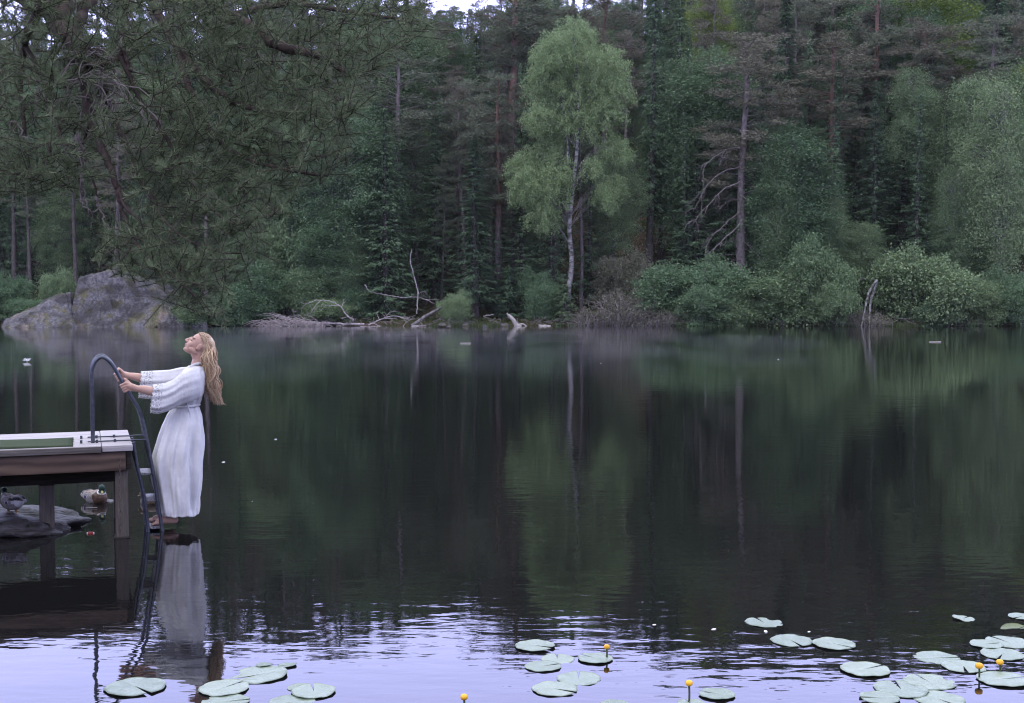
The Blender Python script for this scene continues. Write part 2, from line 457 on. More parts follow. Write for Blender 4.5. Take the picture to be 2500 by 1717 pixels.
def bush(r=1.7, h=2.4, n=15000, leaf=.15, stems=10, hang=.12, bare_low=.1):
    wood = []
    C, D = [], []
    nb = n // 130
    for k in range(stems):
        a = rng.uniform(0, 2 * np.pi); q = rng.uniform(.2, .85)
        e = np.array([math.cos(a) * r * q, math.sin(a) * r * q, h * rng.uniform(.5, .9)])
        wood += tube(spline([[math.cos(a) * .1, math.sin(a) * .1, -.3], e * np.array([.35, .35, .6]), e], 6), np.linspace(.028, .008, 6), 5, False)
    lob = [(0, 0, h * .42, r * .78, r * .78, h * .40)] + [(rng.uniform(-.75, .75) * r, rng.uniform(-.6, .6) * r, h * rng.uniform(.2, .8), r * rng.uniform(.22, .5), r * rng.uniform(.22, .5), h * rng.uniform(.16, .34)) for _ in range(7)]
    per = 130
    for L in lob:
        c0, rr = np.array(L[:3]), np.array(L[3:]); k = max(5, nb // len(lob))
        u = unit(rng.normal(size=(k, 3)) + np.array([0, 0, .2])); rad = np.where(rng.random(k) < .3, rng.uniform(.3, .85, k), rng.uniform(.78, 1.2, k))
        B = c0 + u * rad[:, None] * rr
        q = rng.normal(size=(k, per, 3)) * .25 * np.array([1, 1, .42]) * rng.uniform(.6, 1.3, (k, 1, 1)); q[..., 2] -= np.abs(rng.normal(size=(k, per))) * hang
        C.append((B[:, None] + q).reshape(-1, 3)); D.append((u[:, None] * .7 + rng.normal(size=(k, per, 3)) * .6 + np.array([0, 0, -.15])).reshape(-1, 3))
    shoots_ = []
    for _ in range(26):                          # long shoots standing out of the mass
        a = rng.uniform(0, 2 * np.pi); q = rng.uniform(.1, .9) * r; b0 = np.array([math.cos(a) * q, math.sin(a) * q, h * rng.uniform(.35, .75) * (1.1 - .4 * q / r)])
        e = b0 + np.array([math.cos(a) * rng.uniform(.1, .6), math.sin(a) * rng.uniform(.1, .6), rng.uniform(.1, .8) * h * .35])
        Q = spline([b0, (b0 + e) / 2 + [0, 0, .08], e], 5); shoots_ += tube(Q, np.linspace(.012, .004, 5), 3, False)
        t = rng.random(60)[:, None]; C.append(b0 * (1 - t) + e * t + rng.normal(size=(60, 3)) * .085); D.append((e - b0) * .4 + rng.normal(size=(60, 3)) * .7)
    C = np.vstack(C); D = np.vstack(D); ok = C[:, 2] > -.15 + bare_low; C, D = C[ok], D[ok]
    l = leaf * rng.uniform(.6, 1.25, len(C))
    return wood, [leaves(C, D, l, l * .6, np.array([0, 0, 1.0]), .8)] + shoots_

def twig_bush(r=2.0, h=2.2, n=170, leaf=.12, nl=3500):
    """half bare thicket of thin grey twigs."""
    wood = []; E = []
    for k in range(n):
        a = rng.uniform(0, 2 * np.pi); q = rng.uniform(.1, 1) * r; s = rng.uniform(0, .5) * r
        p0 = np.array([math.cos(a) * s, math.sin(a) * s, -.2]); e = np.array([math.cos(a + rng.normal() * .4) * q, math.sin(a + rng.normal() * .4) * q, h * rng.uniform(.25, 1) * (1 - .4 * q / r)])
        Q = spline([p0, (p0 + e) / 2 + rng.normal(size=3) * .25 + [0, 0, .2], e], 6)
        wood += tube(Q, np.linspace(.016, .005, 6), 3, False); E += list(Q[2:])
    E = np.array(E); C = E[rng.integers(0, len(E), nl)] + rng.normal(size=(nl, 3)) * .16
    l = leaf * rng.uniform(.6, 1.2, nl)
    return wood, [leaves(C, rng.normal(size=(nl, 3)), l, l * .55, np.array([0, 0, 1.0]), .8)]

# ------------------------------------------------------------------ bark and leaf materials
SPRUCE_BARK = grainy('spruce_bark', [(.3, (.035, .03, .03)), (.7, (.10, .088, .085))], 6, (1, 1, .4), .9, .1, .02)
m, nt, b, o = mat('pine_bark')          # grey plates low down, thin orange bark higher up
sx = nt.nodes.new('ShaderNodeSeparateXYZ'); tcb = nt.nodes.new('ShaderNodeTexCoord'); nt.links.new(tcb.outputs['Generated'], sx.inputs[0])
nz = noise(nt, 7, 5, sc=(1, 1, .45))
lo_ = ramp(nt, nz, [(.3, (.05, .042, .042)), (.7, (.15, .13, .13))]); hi_ = ramp(nt, nz, [(.3, (.06, .038, .032)), (.7, (.16, .088, .066))])
mx = nt.nodes.new('ShaderNodeMix'); mx.data_type = 'RGBA'
nt.links.new(ramp(nt, sx.outputs['Z'], [(.32, (0, 0, 0)), (.5, (1, 1, 1))]), mx.inputs[0]); nt.links.new(lo_, mx.inputs[6]); nt.links.new(hi_, mx.inputs[7])
nt.links.new(mx.outputs[2], b.inputs['Base Color']); b.inputs['Roughness'].default_value = .9
PINE_BARK = m
GREY_PINE_BARK = grainy('grey_pine_bark', [(.3, (.06, .05, .052)), (.7, (.17, .145, .15))], 7, (1, 1, .4), .9, .1, .02)
BIRCH_BARK = grainy('birch_bark', [(.40, (.05, .047, .047)), (.54, (.16, .156, .16)), (.78, (.30, .29, .30))], 3.0, (1, 1, 1.6), .8, .2, .01)
ALDER_BARK = grainy('alder_bark', [(.3, (.06, .055, .055)), (.7, (.19, .175, .175))], 6, (1, 1, .5), .9, .1, .015)
DEAD_WOOD = grainy('grey_dead_wood', [(.3, (.16, .14, .145)), (.7, (.42, .37, .38))], 5, (1, 1, 1), .85, .15, .01)
PALE_WOOD = grainy('pale_stripped_wood', [(.3, (.20, .18, .17)), (.7, (.36, .33, .315))], 4, (1, 1, 1), .85, .15, .01)
SPRUCE_LEAF = leafy('spruce_needles', [(0, (0.043, 0.079, 0.052)), (.5, (0.085, 0.140, 0.080)), (1, (0.154, 0.226, 0.125))], .12)
SPRUCE_PALE = leafy('pale_spruce_needles', [(0, (0.069, 0.106, 0.065)), (.5, (0.119, 0.177, 0.101)), (1, (0.195, 0.259, 0.141))], .15)
PINE_LEAF = leafy('pine_needles', [(0, (0.060, 0.074, 0.050)), (.5, (0.102, 0.120, 0.081)), (1, (0.155, 0.174, 0.118))], .12)
PINE_BROWN = leafy('brownish_pine_needles', [(0, (0.072, 0.070, 0.056)), (.5, (0.114, 0.110, 0.081)), (1, (0.168, 0.161, 0.118))], .12)
BIRCH_LEAF = leafy('birch_leaves', [(0, (0.099, 0.156, 0.076)), (.5, (0.173, 0.245, 0.117)), (1, (0.266, 0.335, 0.167))], .3)
ALDER_LEAF = leafy('alder_leaves', [(0, (0.063, 0.111, 0.062)), (.5, (0.110, 0.182, 0.099)), (1, (0.186, 0.258, 0.146))], .25)
PALE_LEAF = leafy('pale_green_leaves', [(0, (0.098, 0.151, 0.086)), (.5, (0.161, 0.233, 0.121)), (1, (0.252, 0.323, 0.178))], .25)
LIME_LEAF = leafy('lime_green_leaves', [(0, (0.084, 0.135, 0.031)), (.5, (0.140, 0.200, 0.044)), (1, (0.225, 0.271, 0.074))], .3)
MAPLE_LEAF = leafy('maple_leaves', [(0, (0.103, 0.165, 0.062)), (.5, (0.167, 0.247, 0.086)), (1, (0.263, 0.352, 0.121))], .3)
YELLOW_LEAF = leafy('yellow_green_leaves', [(0, (0.180, 0.214, 0.018)), (.5, (0.282, 0.316, 0.027)), (1, (0.406, 0.408, 0.057))], .3)
BRUSH_LEAF = leafy('grey_green_brush_leaves', [(0, (0.083, 0.087, 0.062)), (.5, (0.138, 0.140, 0.099)), (1, (0.206, 0.199, 0.146))], .2)

def plant(name, made, bark, leaf, leafname='crown', woodname='trunk'):
    t = empty(name); obj(woodname, made[0], bark, t); obj(leafname, made[1], leaf, t, smooth=False)
    return t

PROTO = {}
def proto(key, name, made, bark, leaf, h, r, **k):
    t = plant(name, made, bark, leaf, **k); PROTO[key] = [t, h, r, False]

def lobes_round(h, r, z0=.30, n=9):
    out = [(0, 0, h * .62, r * .72, r * .72, h * .34)]
    for i in range(n):
        a = i * 2.4; t = (i + .5) / n; z = h * (z0 + (1 - z0) * t * .93); k = math.sin(math.pi * (.22 + .68 * t))
        out.append((math.cos(a) * r * .55 * k, math.sin(a) * r * .55 * k, z, r * .48 * (.6 + .5 * k), r * .48 * (.6 + .5 * k), h * .12))
    return out

for i, (rr, br, dr, rg) in enumerate([(3.0, .04, .5, .25), (2.5, .12, .62, .35), (3.4, .03, .45, .3), (2.1, .22, .6, .4)]):
    proto(f'spruce{i}', 'spruce_tree', spruce(22, rr, br, .95, dr, rg), SPRUCE_BARK, SPRUCE_LEAF, 22, rr)
proto('sapling', 'spruce_sapling', spruce(4, 1.1, .05, 1.3, .2, .3), SPRUCE_BARK, SPRUCE_PALE, 4, 1.1)
for i, (ba, rr, li, de) in enumerate([(.58, 2.9, 30, 14), (.48, 3.4, 38, 18), (.62, 2.4, 24, 20), (.40, 3.1, 40, 24)]):
    proto(f'pine{i}', 'pine_tree', scots_pine(22, ba, rr, li, de, 1.35), PINE_BARK, PINE_LEAF, 22, rr)
for i, (rr, z0) in enumerate([(3.2, .28), (2.6, .22), (3.8, .30)]):
    proto(f'leafy{i}', 'broadleaf_tree', broadleaf(14, lobes_round(14, rr, z0, 10 + i), .2, .125, 72000, .28), ALDER_BARK, ALDER_LEAF, 14, rr)
proto('birch1', 'birch_tree', broadleaf(16, lobes_round(16, 2.4, .25, 12), .25, .115, 70000, .5, tr=.008), BIRCH_BARK, PALE_LEAF, 16, 2.4)
for i, (rr, hh) in enumerate([(2.0, 2.8), (1.6, 3.0), (2.4, 2.5)]):
    proto(f'bush{i}', 'shrub', bush(rr, hh, 30000, .105), ALDER_BARK, ALDER_LEAF, hh, rr, leafname='foliage', woodname='stem')
proto('twigs', 'twiggy_shrub', twig_bush(), DEAD_WOOD, BRUSH_LEAF, 2.2, 2.0, leafname='foliage', woodname='stem')
SHRUB_LEAF = leafy('shrub_leaves', [(0, (0.083, 0.133, 0.072)), (.5, (0.144, 0.215, 0.110)), (1, (0.237, 0.305, 0.167))], .25)

GREY_LIMB = grainy('grey_bare_limb', [(.3, (.11, .095, .095)), (.7, (.26, .23, .235))], 5, (1, 1, 1), .9, .1, .01)
# ------------------------------------------------------------------ the far shore, tree by tree
def place(key, px, top, Y, width=None, label=None, cat='tree', group=None, leaf=None, bark=None, rz=None, base=None, name=None):
    """a tree whose trunk stands on the ground Y metres away, as tall and wide as it shows."""
    p, h0, r0, used = PROTO[key]
    T = at(px, top, Y); x = T[0]
    zb = float(ground_z(x, Y)) if base is None else base
    if not used: o = p; PROTO[key][3] = True
    else: o = copy_tree(p)
    if name: o.name = name
    h = max(1.0, T[2] - zb); sz = h / h0
    sr = (width * Y / F_PX / 2) / r0 if width else sz
    o.location = (x, Y, zb - .05); o.scale = (sr, sr, sz)
    o.rotation_euler = (0, 0, rng.uniform(0, 6.28) if rz is None else rz)
    tag(o, label, cat, group)
    for ch in o.children:
        which = leaf if ch.name.split('.')[0] in ('crown', 'foliage') else bark
        ch.material_slots[0].link = 'OBJECT'; ch.material_slots[0].material = which or ch.data.materials[0]
    return o

G_SP, G_PI, G_BR, G_SH = 'dark spruces of the far shore', 'pines of the far shore', 'broadleaf trees of the far shore', 'shrubs along the far shoreline'
for a in [
    # key, px, top, Y, width(px), label
    ('spruce0', 940, 255, 100, 230, 'broad dark spruce right of the hanging pine, skirts reaching the ground', G_SP, None),
    ('spruce2', 1062, 280, 106, 190, 'dark spruce with a bright yellow green tip beside the grey pine trunk', G_SP, None),
    ('spruce1', 1160, 330, 99.5, 190, 'thin shaggy spruce with dead grey lower twigs near the shore', G_SP, None),
    ('spruce2', 1275, 440, 102, 230, 'low broad dark spruce directly left of the white birch trunk', G_SP, None),
    ('spruce0', 1440, 390, 104, 150, 'dark spruce directly right of the white birch trunk', G_SP, None),
    ('spruce3', 1588, -60, 108, 150, 'tall thin spruce with long bare trunk right of the big birch', G_SP, None),
    ('spruce1', 1657, -40, 111, 185, 'tall slender dark spruce left of the lime green tree', G_SP, None),
    ('spruce0', 1700, 330, 104, 230, 'dark spruce standing left of the grey pine with drooping dead limbs', G_SP, None),
    ('spruce2', 2205, 300, 106, 330, 'very dark wide spruce with hanging boughs above the fallen white stems', G_SP, None),
    ('spruce3', 1928, -30, 113, 190, 'tall spruce with pale trunk behind the leafy alder', G_SP, None),
    ('spruce1', 2442, -60, 112, 260, 'tall dark spruce in the top right corner of the picture', G_SP, None),
    ('spruce0', 2090, 300, 109, 200, 'dark spruce right of the red trunked pine', G_SP, None),
    ('spruce1', 1160, 70, 116, 200, 'pale green spruce high on the slope left of the red trunk', G_SP, SPRUCE_PALE),
    ('spruce2', 1850, 20, 118, 260, 'pale green tipped spruce high on the slope behind the brown pine', G_SP, SPRUCE_PALE),
    ('spruce3', 700, 520, 99, 110, 'half bare young spruce below the hanging pine boughs', G_SP, None),
    ('spruce0', 430, 330, 104, 220, 'dark spruce seen through the hanging pine above the rock', G_SP, None),
    ('pine0', 965, 130, 107, 250, 'grey trunked pine with flat tiers of needles right of the hanging boughs', G_PI, None),
    ('pine2', 1240, -70, 119, 260, 'pine with bare red trunk high on the slope left of the birch top', G_PI, None),
    ('pine3', 1215, 190, 103, 210, 'crooked pine with bluish bare trunk and torn crown left of the birch', G_PI, None),
    ('pine0', 1136, 260, 106, 140, 'slim pine with a low grey crown between two spruces', G_PI, None),
    ('pine3', 1812, 80, 101, 300, 'big brownish pine with drooping dead limbs on its grey trunk', G_PI, PINE_BROWN),
    ('pine2', 2047, 95, 106, 240, 'pine with slim red orange trunk right of the leafy alder', G_PI, PINE_BROWN),
    ('pine1', 2140, -80, 117, 250, 'tall dark pine rising out of the picture behind the red trunk', G_PI, None),
    ('pine1', 2270, 55, 112, 260, 'brown needled pine behind the round alder crown at right', G_PI, PINE_BROWN),
    ('pine1', 1480, -30, 120, 260, 'brown purple pine high behind the right side of the birch', G_PI, PINE_BROWN),
    ('pine0', 1330, -20, 121, 250, 'dark pine high behind the birch top', G_PI, None),
    ('leafy1', 1928, 285, 101, 240, 'leafy alder with two slim trunks right of the brown pine', G_BR, None),
    ('leafy0', 2238, 165, 107, 165, 'round crowned aspen high in front of the brown pine at right', G_BR, PALE_LEAF),
    ('birch1', 2438, 175, 99, 165, 'slender birch with thin white trunk near the right edge', G_BR, None),
    ('leafy1', 2350, 480, 102, 200, 'bushy alder leaning out between the dark spruce and right birch', G_BR, None),
    ('leafy2', 1728, -70, 121, 160, 'lime green broadleaf tree at the top between two dark spruces', G_BR, LIME_LEAF),
    ('leafy0', 2275, -60, 121, 260, 'fresh green broadleaf crown at the top right', G_BR, LIME_LEAF),
    ('leafy1', 2535, 130, 104, 150, 'yellow green tree cut by the right edge', G_BR, YELLOW_LEAF),
    ('leafy0', 800, 480, 100, 180, 'pale green broadleaf tree under the tips of the hanging pine', G_BR, None),
    ('leafy2', 640, 560, 101, 220, 'grey green broadleaf tree above the black shore, behind the woman', G_BR, PALE_LEAF),
    ('leafy2', 150, 460, 108, 150, 'pale green broadleaf tree left of the rock outcrop', G_BR, PALE_LEAF),
    ('leafy0', 1500, 330, 106, 150, 'small grey green broadleaf right of the birch, above the bare slope', G_BR, PALE_LEAF),
    ('leafy0', 1015, 300, 108, 150, 'pale broadleaf crown between the flat tiered pine and the bluish trunk', G_BR, PALE_LEAF),
    ('birch1', 1905, 330, 99.6, 110, 'young birch rising out of the willows below the leafy alder', G_BR, PALE_LEAF),
    ('birch1', 2330, 400, 100.5, 110, 'young birch rising behind the biggest willow shrub', G_BR, PALE_LEAF),
    ('birch1', 2035, 470, 100.2, 90, 'slim birch standing above the tall rounded willow', G_BR, None),
    ('birch1', 855, 560, 99.6, 90, 'slim young birch on the bank left of the broad dark spruce', G_BR, PALE_LEAF),
    ('leafy1', 2105, 535, 99.5, 120, 'fresh green maple sapling left of the fallen white stems', G_BR, PALE_LEAF),
]:
    key, px, top, Y, wd, lb, g, lf = a
    place(key, px, top, Y, wd, lb, 'tree', g, lf, GREY_PINE_BARK if 'brownish pine' in lb or 'grey' in lb and 'pine' in key else None)
for px, top, Y, wd, lb in [(25, 330, 106, 120, 'bare stemmed pine at the left edge beyond the lake'), (66, 380, 103, 90, 'thin pine with pale peeling stem left of the rock'), (182, 330, 104, 105, 'slim grey pine just behind the rock outcrop')]:
    place('pine2', px, top, Y, wd, lb, 'tree', G_PI, None, SPRUCE_BARK)

# shrubs along the water
for key, px, top, Y, wd, lb, lf in [
    ('bush0', 1995, 595, 98.5, 170, 'tall rounded willow shrub below the leafy alder', SHRUB_LEAF),
    ('bush1', 1905, 660, 97.6, 190, 'rounded grey green willow overhanging the water, left of the taller one', SHRUB_LEAF),
    ('bush2', 2040, 690, 97.3, 150, 'low willow at the waterline left of the fallen white stems', SHRUB_LEAF),
    ('bush1', 2165, 620, 99.0, 130, 'light green shrub growing over the fallen white stems', PALE_LEAF),
    ('bush0', 2270, 615, 98.4, 230, 'biggest willow shrub, right of the fallen white stems', SHRUB_LEAF),
    ('bush2', 2270, 735, 97.2, 110, 'small shrub hanging over the water in front of the biggest willow', ALDER_LEAF),
    ('bush2', 2390, 690, 97.6, 150, 'low shrub left of the thin white trunk', SHRUB_LEAF),
    ('bush0', 2490, 660, 98.0, 150, 'green shrub cut by the right edge at the shore', None),
    ('bush1', 1640, 640, 99.0, 180, 'dark shrub on the slope foot right of the bare slope', ALDER_LEAF),
    ('bush0', 1735, 630, 98.6, 190, 'dense dark shrub at the foot of the brown pine', ALDER_LEAF),
    ('bush2', 1700, 700, 97.6, 200, 'low dark shrub at the water under the brown pine', None),
    ('bush1', 1820, 710, 97.4, 120, 'low bush between the dark shrub and the grey green willow', SHRUB_LEAF),
    ('bush1', 1545, 610, 101.5, 130, 'brownish shrub at the top of the shore thicket', BRUSH_LEAF),
    ('bush0', 1105, 712, 98.0, 90, 'small bright green bush beside the slanting log', PALE_LEAF),
    ('bush2', 810, 730, 98.4, 150, 'low green bush behind the dead branches', SHRUB_LEAF),
    ('bush1', 620, 640, 98.8, 160, 'dark green shrub on the black shore right of the rock', None),
    ('bush0', 740, 640, 99.0, 150, 'grey green shrub left of the leaning dead stem', SHRUB_LEAF),
    ('bush1', 462, 728, 95.0, 100, 'shrub overhanging the right end of the granite outcrop', SHRUB_LEAF),
    ('bush2', 560, 720, 98.0, 150, 'dark low bush at the waterline behind the woman', None),
    ('bush1', 150, 655, 99.0, 80, 'young green bush directly left of the tall rock face', PALE_LEAF),
    ('bush0', 10, 660, 99.0, 140, 'green shrub at the left edge by the lake', None),
    ('bush2', 75, 730, 98.2, 140, 'low mossy bush where the rock slopes down on the left', None),
    ('bush1', 690, 545, 101, 140, 'leafy shrub on the bank under the pale broadleaf', PALE_LEAF),
    ('bush0', 1330, 660, 100, 120, 'dark bush left of the birch root', ALDER_LEAF),
    ('bush2', 880, 690, 99.5, 120, 'dark bush on the brown bank above the dead branches', ALDER_LEAF),
]:
    if Y < 98.9: Y = float(shore_y(at(px, 790, Y)[0])) + (Y - 97.4) * 1.1 + .1
    place(key, px, top, Y, wd * 1.08, lb, 'shrub', G_SH, lf, base=max(0.0, float(ground_z(at(px, 790, Y)[0], Y))) - .12)
for px, top, Y, wd, lb in [(1530, 690, 98, 190, 'grey half bare thicket at the water right of the birch'), (1450, 740, 97.3, 150, 'low grey brush at the waterline right of the birch root'),
                           (1600, 745, 97.2, 140, 'leafless brush trailing in the water under the dark shrub'), (2120, 745, 97.2, 120, 'bare twigs around the foot of the fallen white stems')]:
    place('twigs', px, top, float(shore_y(at(px, 790, Y)[0])) + Y - 97.3, wd * 1.1, lb, 'shrub', G_SH)
place('sapling', 1380, 690, 98, 90, 'small light green spruce sapling in front of the birch foot', 'sapling', 'small spruces')
for px, top, wd, lb in [(1240, 650, 110, 'dark young spruce at the grassy bank left of the birch'), (2190, 640, 70, 'grey young spruce behind the light green shrub')]:
    place('sapling', px, top, 99.5, wd, lb, 'sapling', 'small spruces', SPRUCE_LEAF)

# the big hanging birch in the middle
BIRCH_Y = 98.6
_b = at(1387, 765, BIRCH_Y); bx = _b[0]; bz = float(ground_z(bx, BIRCH_Y))
def bl(px, py): q = at(px, py, BIRCH_Y); return np.array([q[0] - bx, 0, q[2] - bz])
pxm = BIRCH_Y / F_PX
wood = []
TR = [bl(1382, 790), bl(1387, 720), bl(1396, 640), bl(1390, 560), bl(1398, 460), bl(1409, 360), bl(1412, 240), bl(1404, 130), bl(1398, 55)]
TR = spline(TR, 30); wood += tube(TR, np.interp(np.arange(30), [0, 4, 16, 29], [.33, .22, .17, .03]), 10)
S2 = spline([bl(1392, 560), bl(1384, 470), bl(1386, 340), bl(1372, 250), bl(1352, 190)], 12); wood += tube(S2, np.linspace(.13, .03, 12), 7)
LB = []
for (px, py, wx, hy) in [(1398, 85, 62, 62), (1350, 125, 58, 55), (1345, 180, 62, 55), (1425, 150, 75, 62), (1475, 160, 62, 60), (1335, 215, 52, 62), (1400, 220, 85, 70), (1480, 225, 62, 60),
                         (1350, 290, 68, 52), (1420, 300, 72, 52), (1310, 285, 40, 36), (1480, 275, 45, 40), (1325, 160, 34, 42), (1500, 190, 36, 46),
                         (1300, 385, 52, 46), (1345, 365, 46, 46), (1270, 405, 40, 42), (1300, 460, 55, 62), (1345, 460, 46, 70), (1320, 530, 44, 40), (1365, 420, 36, 60), (1280, 450, 36, 50),
                         (1505, 365, 36, 40), (1470, 480, 30, 46), (1500, 450, 30, 40), (1440, 410, 24, 30)]:
    c = bl(px, py); LB.append((c[0], rng.uniform(-1.4, 1.4), c[2], wx * pxm * .80, max(wx * pxm * .8, 1.1), hy * pxm * .76))
C, D, LW = [], [], []
vol = np.array([l[3] * l[5] for l in LB])
for L, sh in zip(LB, vol / vol.sum()):
    c0, rr = np.array(L[:3]), np.array(L[3:]); nb = int(2300 * sh) + 4
    u = unit(rng.normal(size=(nb, 3)) + np.array([0, 0, .3])); rad = np.where(rng.random(nb) < .3, rng.uniform(.2, .8, nb), rng.uniform(.75, 1.15, nb))
    B = c0 + u * rad[:, None] * rr
    for j in rng.choice(nb, min(nb, 3), replace=False):        # limbs rise from the trunk and arch over
        z0 = max(6.5, c0[2] - rr[2] * 1.2 - 1.0); a0 = TR[np.argmin(np.abs(TR[:, 2] - z0))]
        LW += tube(spline([a0, (a0 + B[j]) / 2 + [0, 0, .7], B[j]], 8), np.linspace(.035, .010, 8), 4, False)
    per = 52                                                   # each spray is a hanging strand of leaves
    t = rng.random((nb, per)); dr = u * np.array([1, 1, .1]) * .55
    q = dr[:, None] * t[..., None] ** .7 + np.array([0, 0, -1.0]) * (t ** 1.5 * rng.uniform(.35, 1.1, (nb, 1)))[..., None] + rng.normal(size=(nb, per, 3)) * np.array([.15, .15, .09])
    C.append((B[:, None] + q).reshape(-1, 3)); D.append((dr[:, None] * .6 + rng.normal(size=(nb, per, 3)) * .45 + np.array([0, 0, -.8])).reshape(-1, 3))
C = np.vstack(C); D = np.vstack(D); l = .12 * rng.uniform(.7, 1.3, len(C))
big = empty('birch_tree', (bx, BIRCH_Y, bz))
tag(big, 'tall hanging birch with pale two lobed crown in the middle', 'tree', G_BR)
obj('trunk', wood, BIRCH_BARK, big); obj('limbs', LW, ALDER_BARK, big); obj('crown', [leaves(C, D, l, l * .66, np.array([0, 0, 1.0]), .9)], BIRCH_LEAF, big, smooth=False)

# ------------------------------------------------------------------ the forest behind, packed up the slope
def skyline(px):
    return np.interp(px, [-300, 0, 120, 300, 520, 800, 950, 1060, 1170, 1300, 1450, 1560, 1700, 2800], [10, 40, -20, -60, -70, -70, -45, 0, -5, -50, -40, -80, -120, -140])

zones = [(-260, 330, 'above the rock outcrop'), (330, 900, 'behind the hanging pine boughs'), (900, 1270, 'left of the tall birch'),
         (1270, 1560, 'behind the tall birch'), (1560, 1900, 'behind the brown pine'), (1900, 2200, 'behind the red trunked pine'), (2200, 2780, 'in the top right of the forest')]
SP = {'spruce': ['spruce0', 'spruce1', 'spruce2', 'spruce3'], 'pine': ['pine0', 'pine1', 'pine2', 'pine3'], 'leafy': ['leafy0', 'leafy1', 'leafy2', 'birch1']}
LAB = {'spruce': 'dark spruce packed into the slope forest %s', 'pine': 'grey brown pine packed into the slope forest %s', 'leafy': 'green broadleaf tree packed into the slope forest %s'}
rows = [(103.5, 84), (108.5, 84), (114, 76), (120, 66), (126, 54), (131, 44), (136, 40), (141, 36), (146, 34)]
for ri, (Y, step) in enumerate(rows):
    px = -230 + rng.uniform(0, 60)
    while px < 2740:
        Yj = Y + rng.uniform(-2.2, 2.2)
        zn = next(z for z in zones if z[0] <= px < z[1] or z is zones[-1])
        kind = rng.choice(['spruce', 'pine', 'leafy'], p=([.40, .45, .15] if ri >= 4 else [.52, .36, .12]) if px > 900 else ([.36, .38, .26] if ri >= 4 else [.46, .34, .20]))
        sk = skyline(px)
        if ri >= 5: top = sk + abs(rng.normal()) * 40
        elif ri == 4: top = sk + rng.uniform(5, 110)
        else: top = sk + rng.uniform(30, 210) + (4 - ri) * 48
        x = at(px, 0, Yj)[0]; zb = float(ground_z(x, Yj))
        if ri < 3 and 1440 < px < 1610: px += step; continue        # keep the bare slope open
        if ri < 1 and px < 230: px += step; continue
        h = at(px, top, Yj)[2] - zb
        if h < 6: px += step; continue
        key = SP[kind][rng.integers(0, 4)]
        if kind == 'leafy': h = min(h, 21)
        h = min(h, 33)
        T = at(px, 0, Yj)
        top_px = 738 - (zb + h - CAM_H) / Yj * F_PX
        wpx = PROTO[key][2] * 2 * (h / PROTO[key][1]) * F_PX / Yj * rng.uniform(.85, 1.15) * (.8 if h > 24 else 1)
        lf = None; bk = GREY_PINE_BARK if kind == 'pine' else None
        if kind == 'pine' and rng.random() < .45: lf = PINE_BROWN
        if kind == 'leafy': lf = [None, PALE_LEAF, ALDER_LEAF, PALE_LEAF, SHRUB_LEAF][rng.integers(0, 5)]
        place(key, px, top_px, Yj, wpx, LAB[kind] % zn[2], 'tree', ('%ss %s' % ({'spruce': 'spruce', 'pine': 'pine', 'leafy': 'broadleaf tree'}[kind], zn[2])), lf, bk)
        px += step * rng.uniform(.75, 1.25)

# low growth on the bank and slope
n = 60000
X = rng.uniform(-58, 58, n); S = rng.exponential(7, n) + .3; Yg = shore_y(X) + S
keep = (np.sin(X * .9) + np.sin(Yg * .8 + X * .3) + rng.normal(size=n) * .5 > -.6) & ~((X > 7.2) & (X < 12.6) & (S > 5) & (rng.random(n) < .93))
X, Yg = X[keep], Yg[keep]; n = len(X)
C = np.stack([X, Yg, ground_z(X, Yg) + rng.random(n) * .25], 1)
l = rng.uniform(.10, .26, n)
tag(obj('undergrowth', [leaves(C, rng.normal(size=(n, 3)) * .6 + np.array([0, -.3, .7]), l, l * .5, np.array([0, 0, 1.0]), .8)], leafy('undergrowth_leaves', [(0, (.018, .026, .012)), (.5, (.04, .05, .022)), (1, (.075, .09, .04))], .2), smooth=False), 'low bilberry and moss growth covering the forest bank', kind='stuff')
n = 9000
X = rng.uniform(-10, 9, n); S = rng.uniform(-.05, 2.6, n); Yg = shore_y(X) + S
C = np.stack([X, Yg, ground_z(X, Yg)], 1)
tag(obj('grass', [slivers(C, rng.normal(size=(n, 3)) * .35 + np.array([0, 0, 1]), rng.uniform(.1, .3, n), .03)], leafy('bank_grass', [(0, (.05, .065, .02)), (1, (.13, .14, .05))], .3), smooth=False), 'mossy short grass on the flat bank by the driftwood', kind='stuff')
# ------------------------------------------------------------------ the old pine leaning over the near bank
def pts(L): return [at(*p) for p in L]
TRUNK_XY = (-7.6, 6.4)
tz = float(ground_z(*TRUNK_XY))
limbs = []                                   # (points, radii)
top = np.array([-7.1, 6.7, 5.6])
limbs.append((spline([[TRUNK_XY[0], TRUNK_XY[1], tz - .3], [-7.55, 6.5, 2.2], [-7.2, 6.6, 4.2], top, [-7.0, 6.9, 8.5], [-7.1, 7.0, 11.0]], 24), np.linspace(.26, .07, 24)))
def limb(P, r0, r1, n=None):
    Q = spline(P, n or 5 * len(P)); Q = Q + rng.normal(size=Q.shape) * r1 * .5; Q[0] = P[0]
    limbs.append((Q, np.linspace(r0, r1, len(Q)))); return Q
A = limb([top, np.array([-5.2, 6.8, 5.6])] + pts([(-60, -130, 6.9), (90, 0, 6.9), (150, 50, 6.9), (185, 110, 6.8), (203, 150, 6.8)]), .10, .045, 36)
limb(pts([(200, 145, 6.8), (205, 200, 6.75), (222, 290, 6.7), (255, 380, 6.6), (278, 440, 6.6), (292, 480, 6.6), (298, 520, 6.6)]), .034, .010)
limb(pts([(292, 470, 6.6), (310, 510, 6.55), (360, 555, 6.5), (410, 600, 6.45)]), .010, .004)
limb(pts([(150, 50, 6.9), (163, -40, 7.0), (180, -160, 7.1)]), .045, .04)
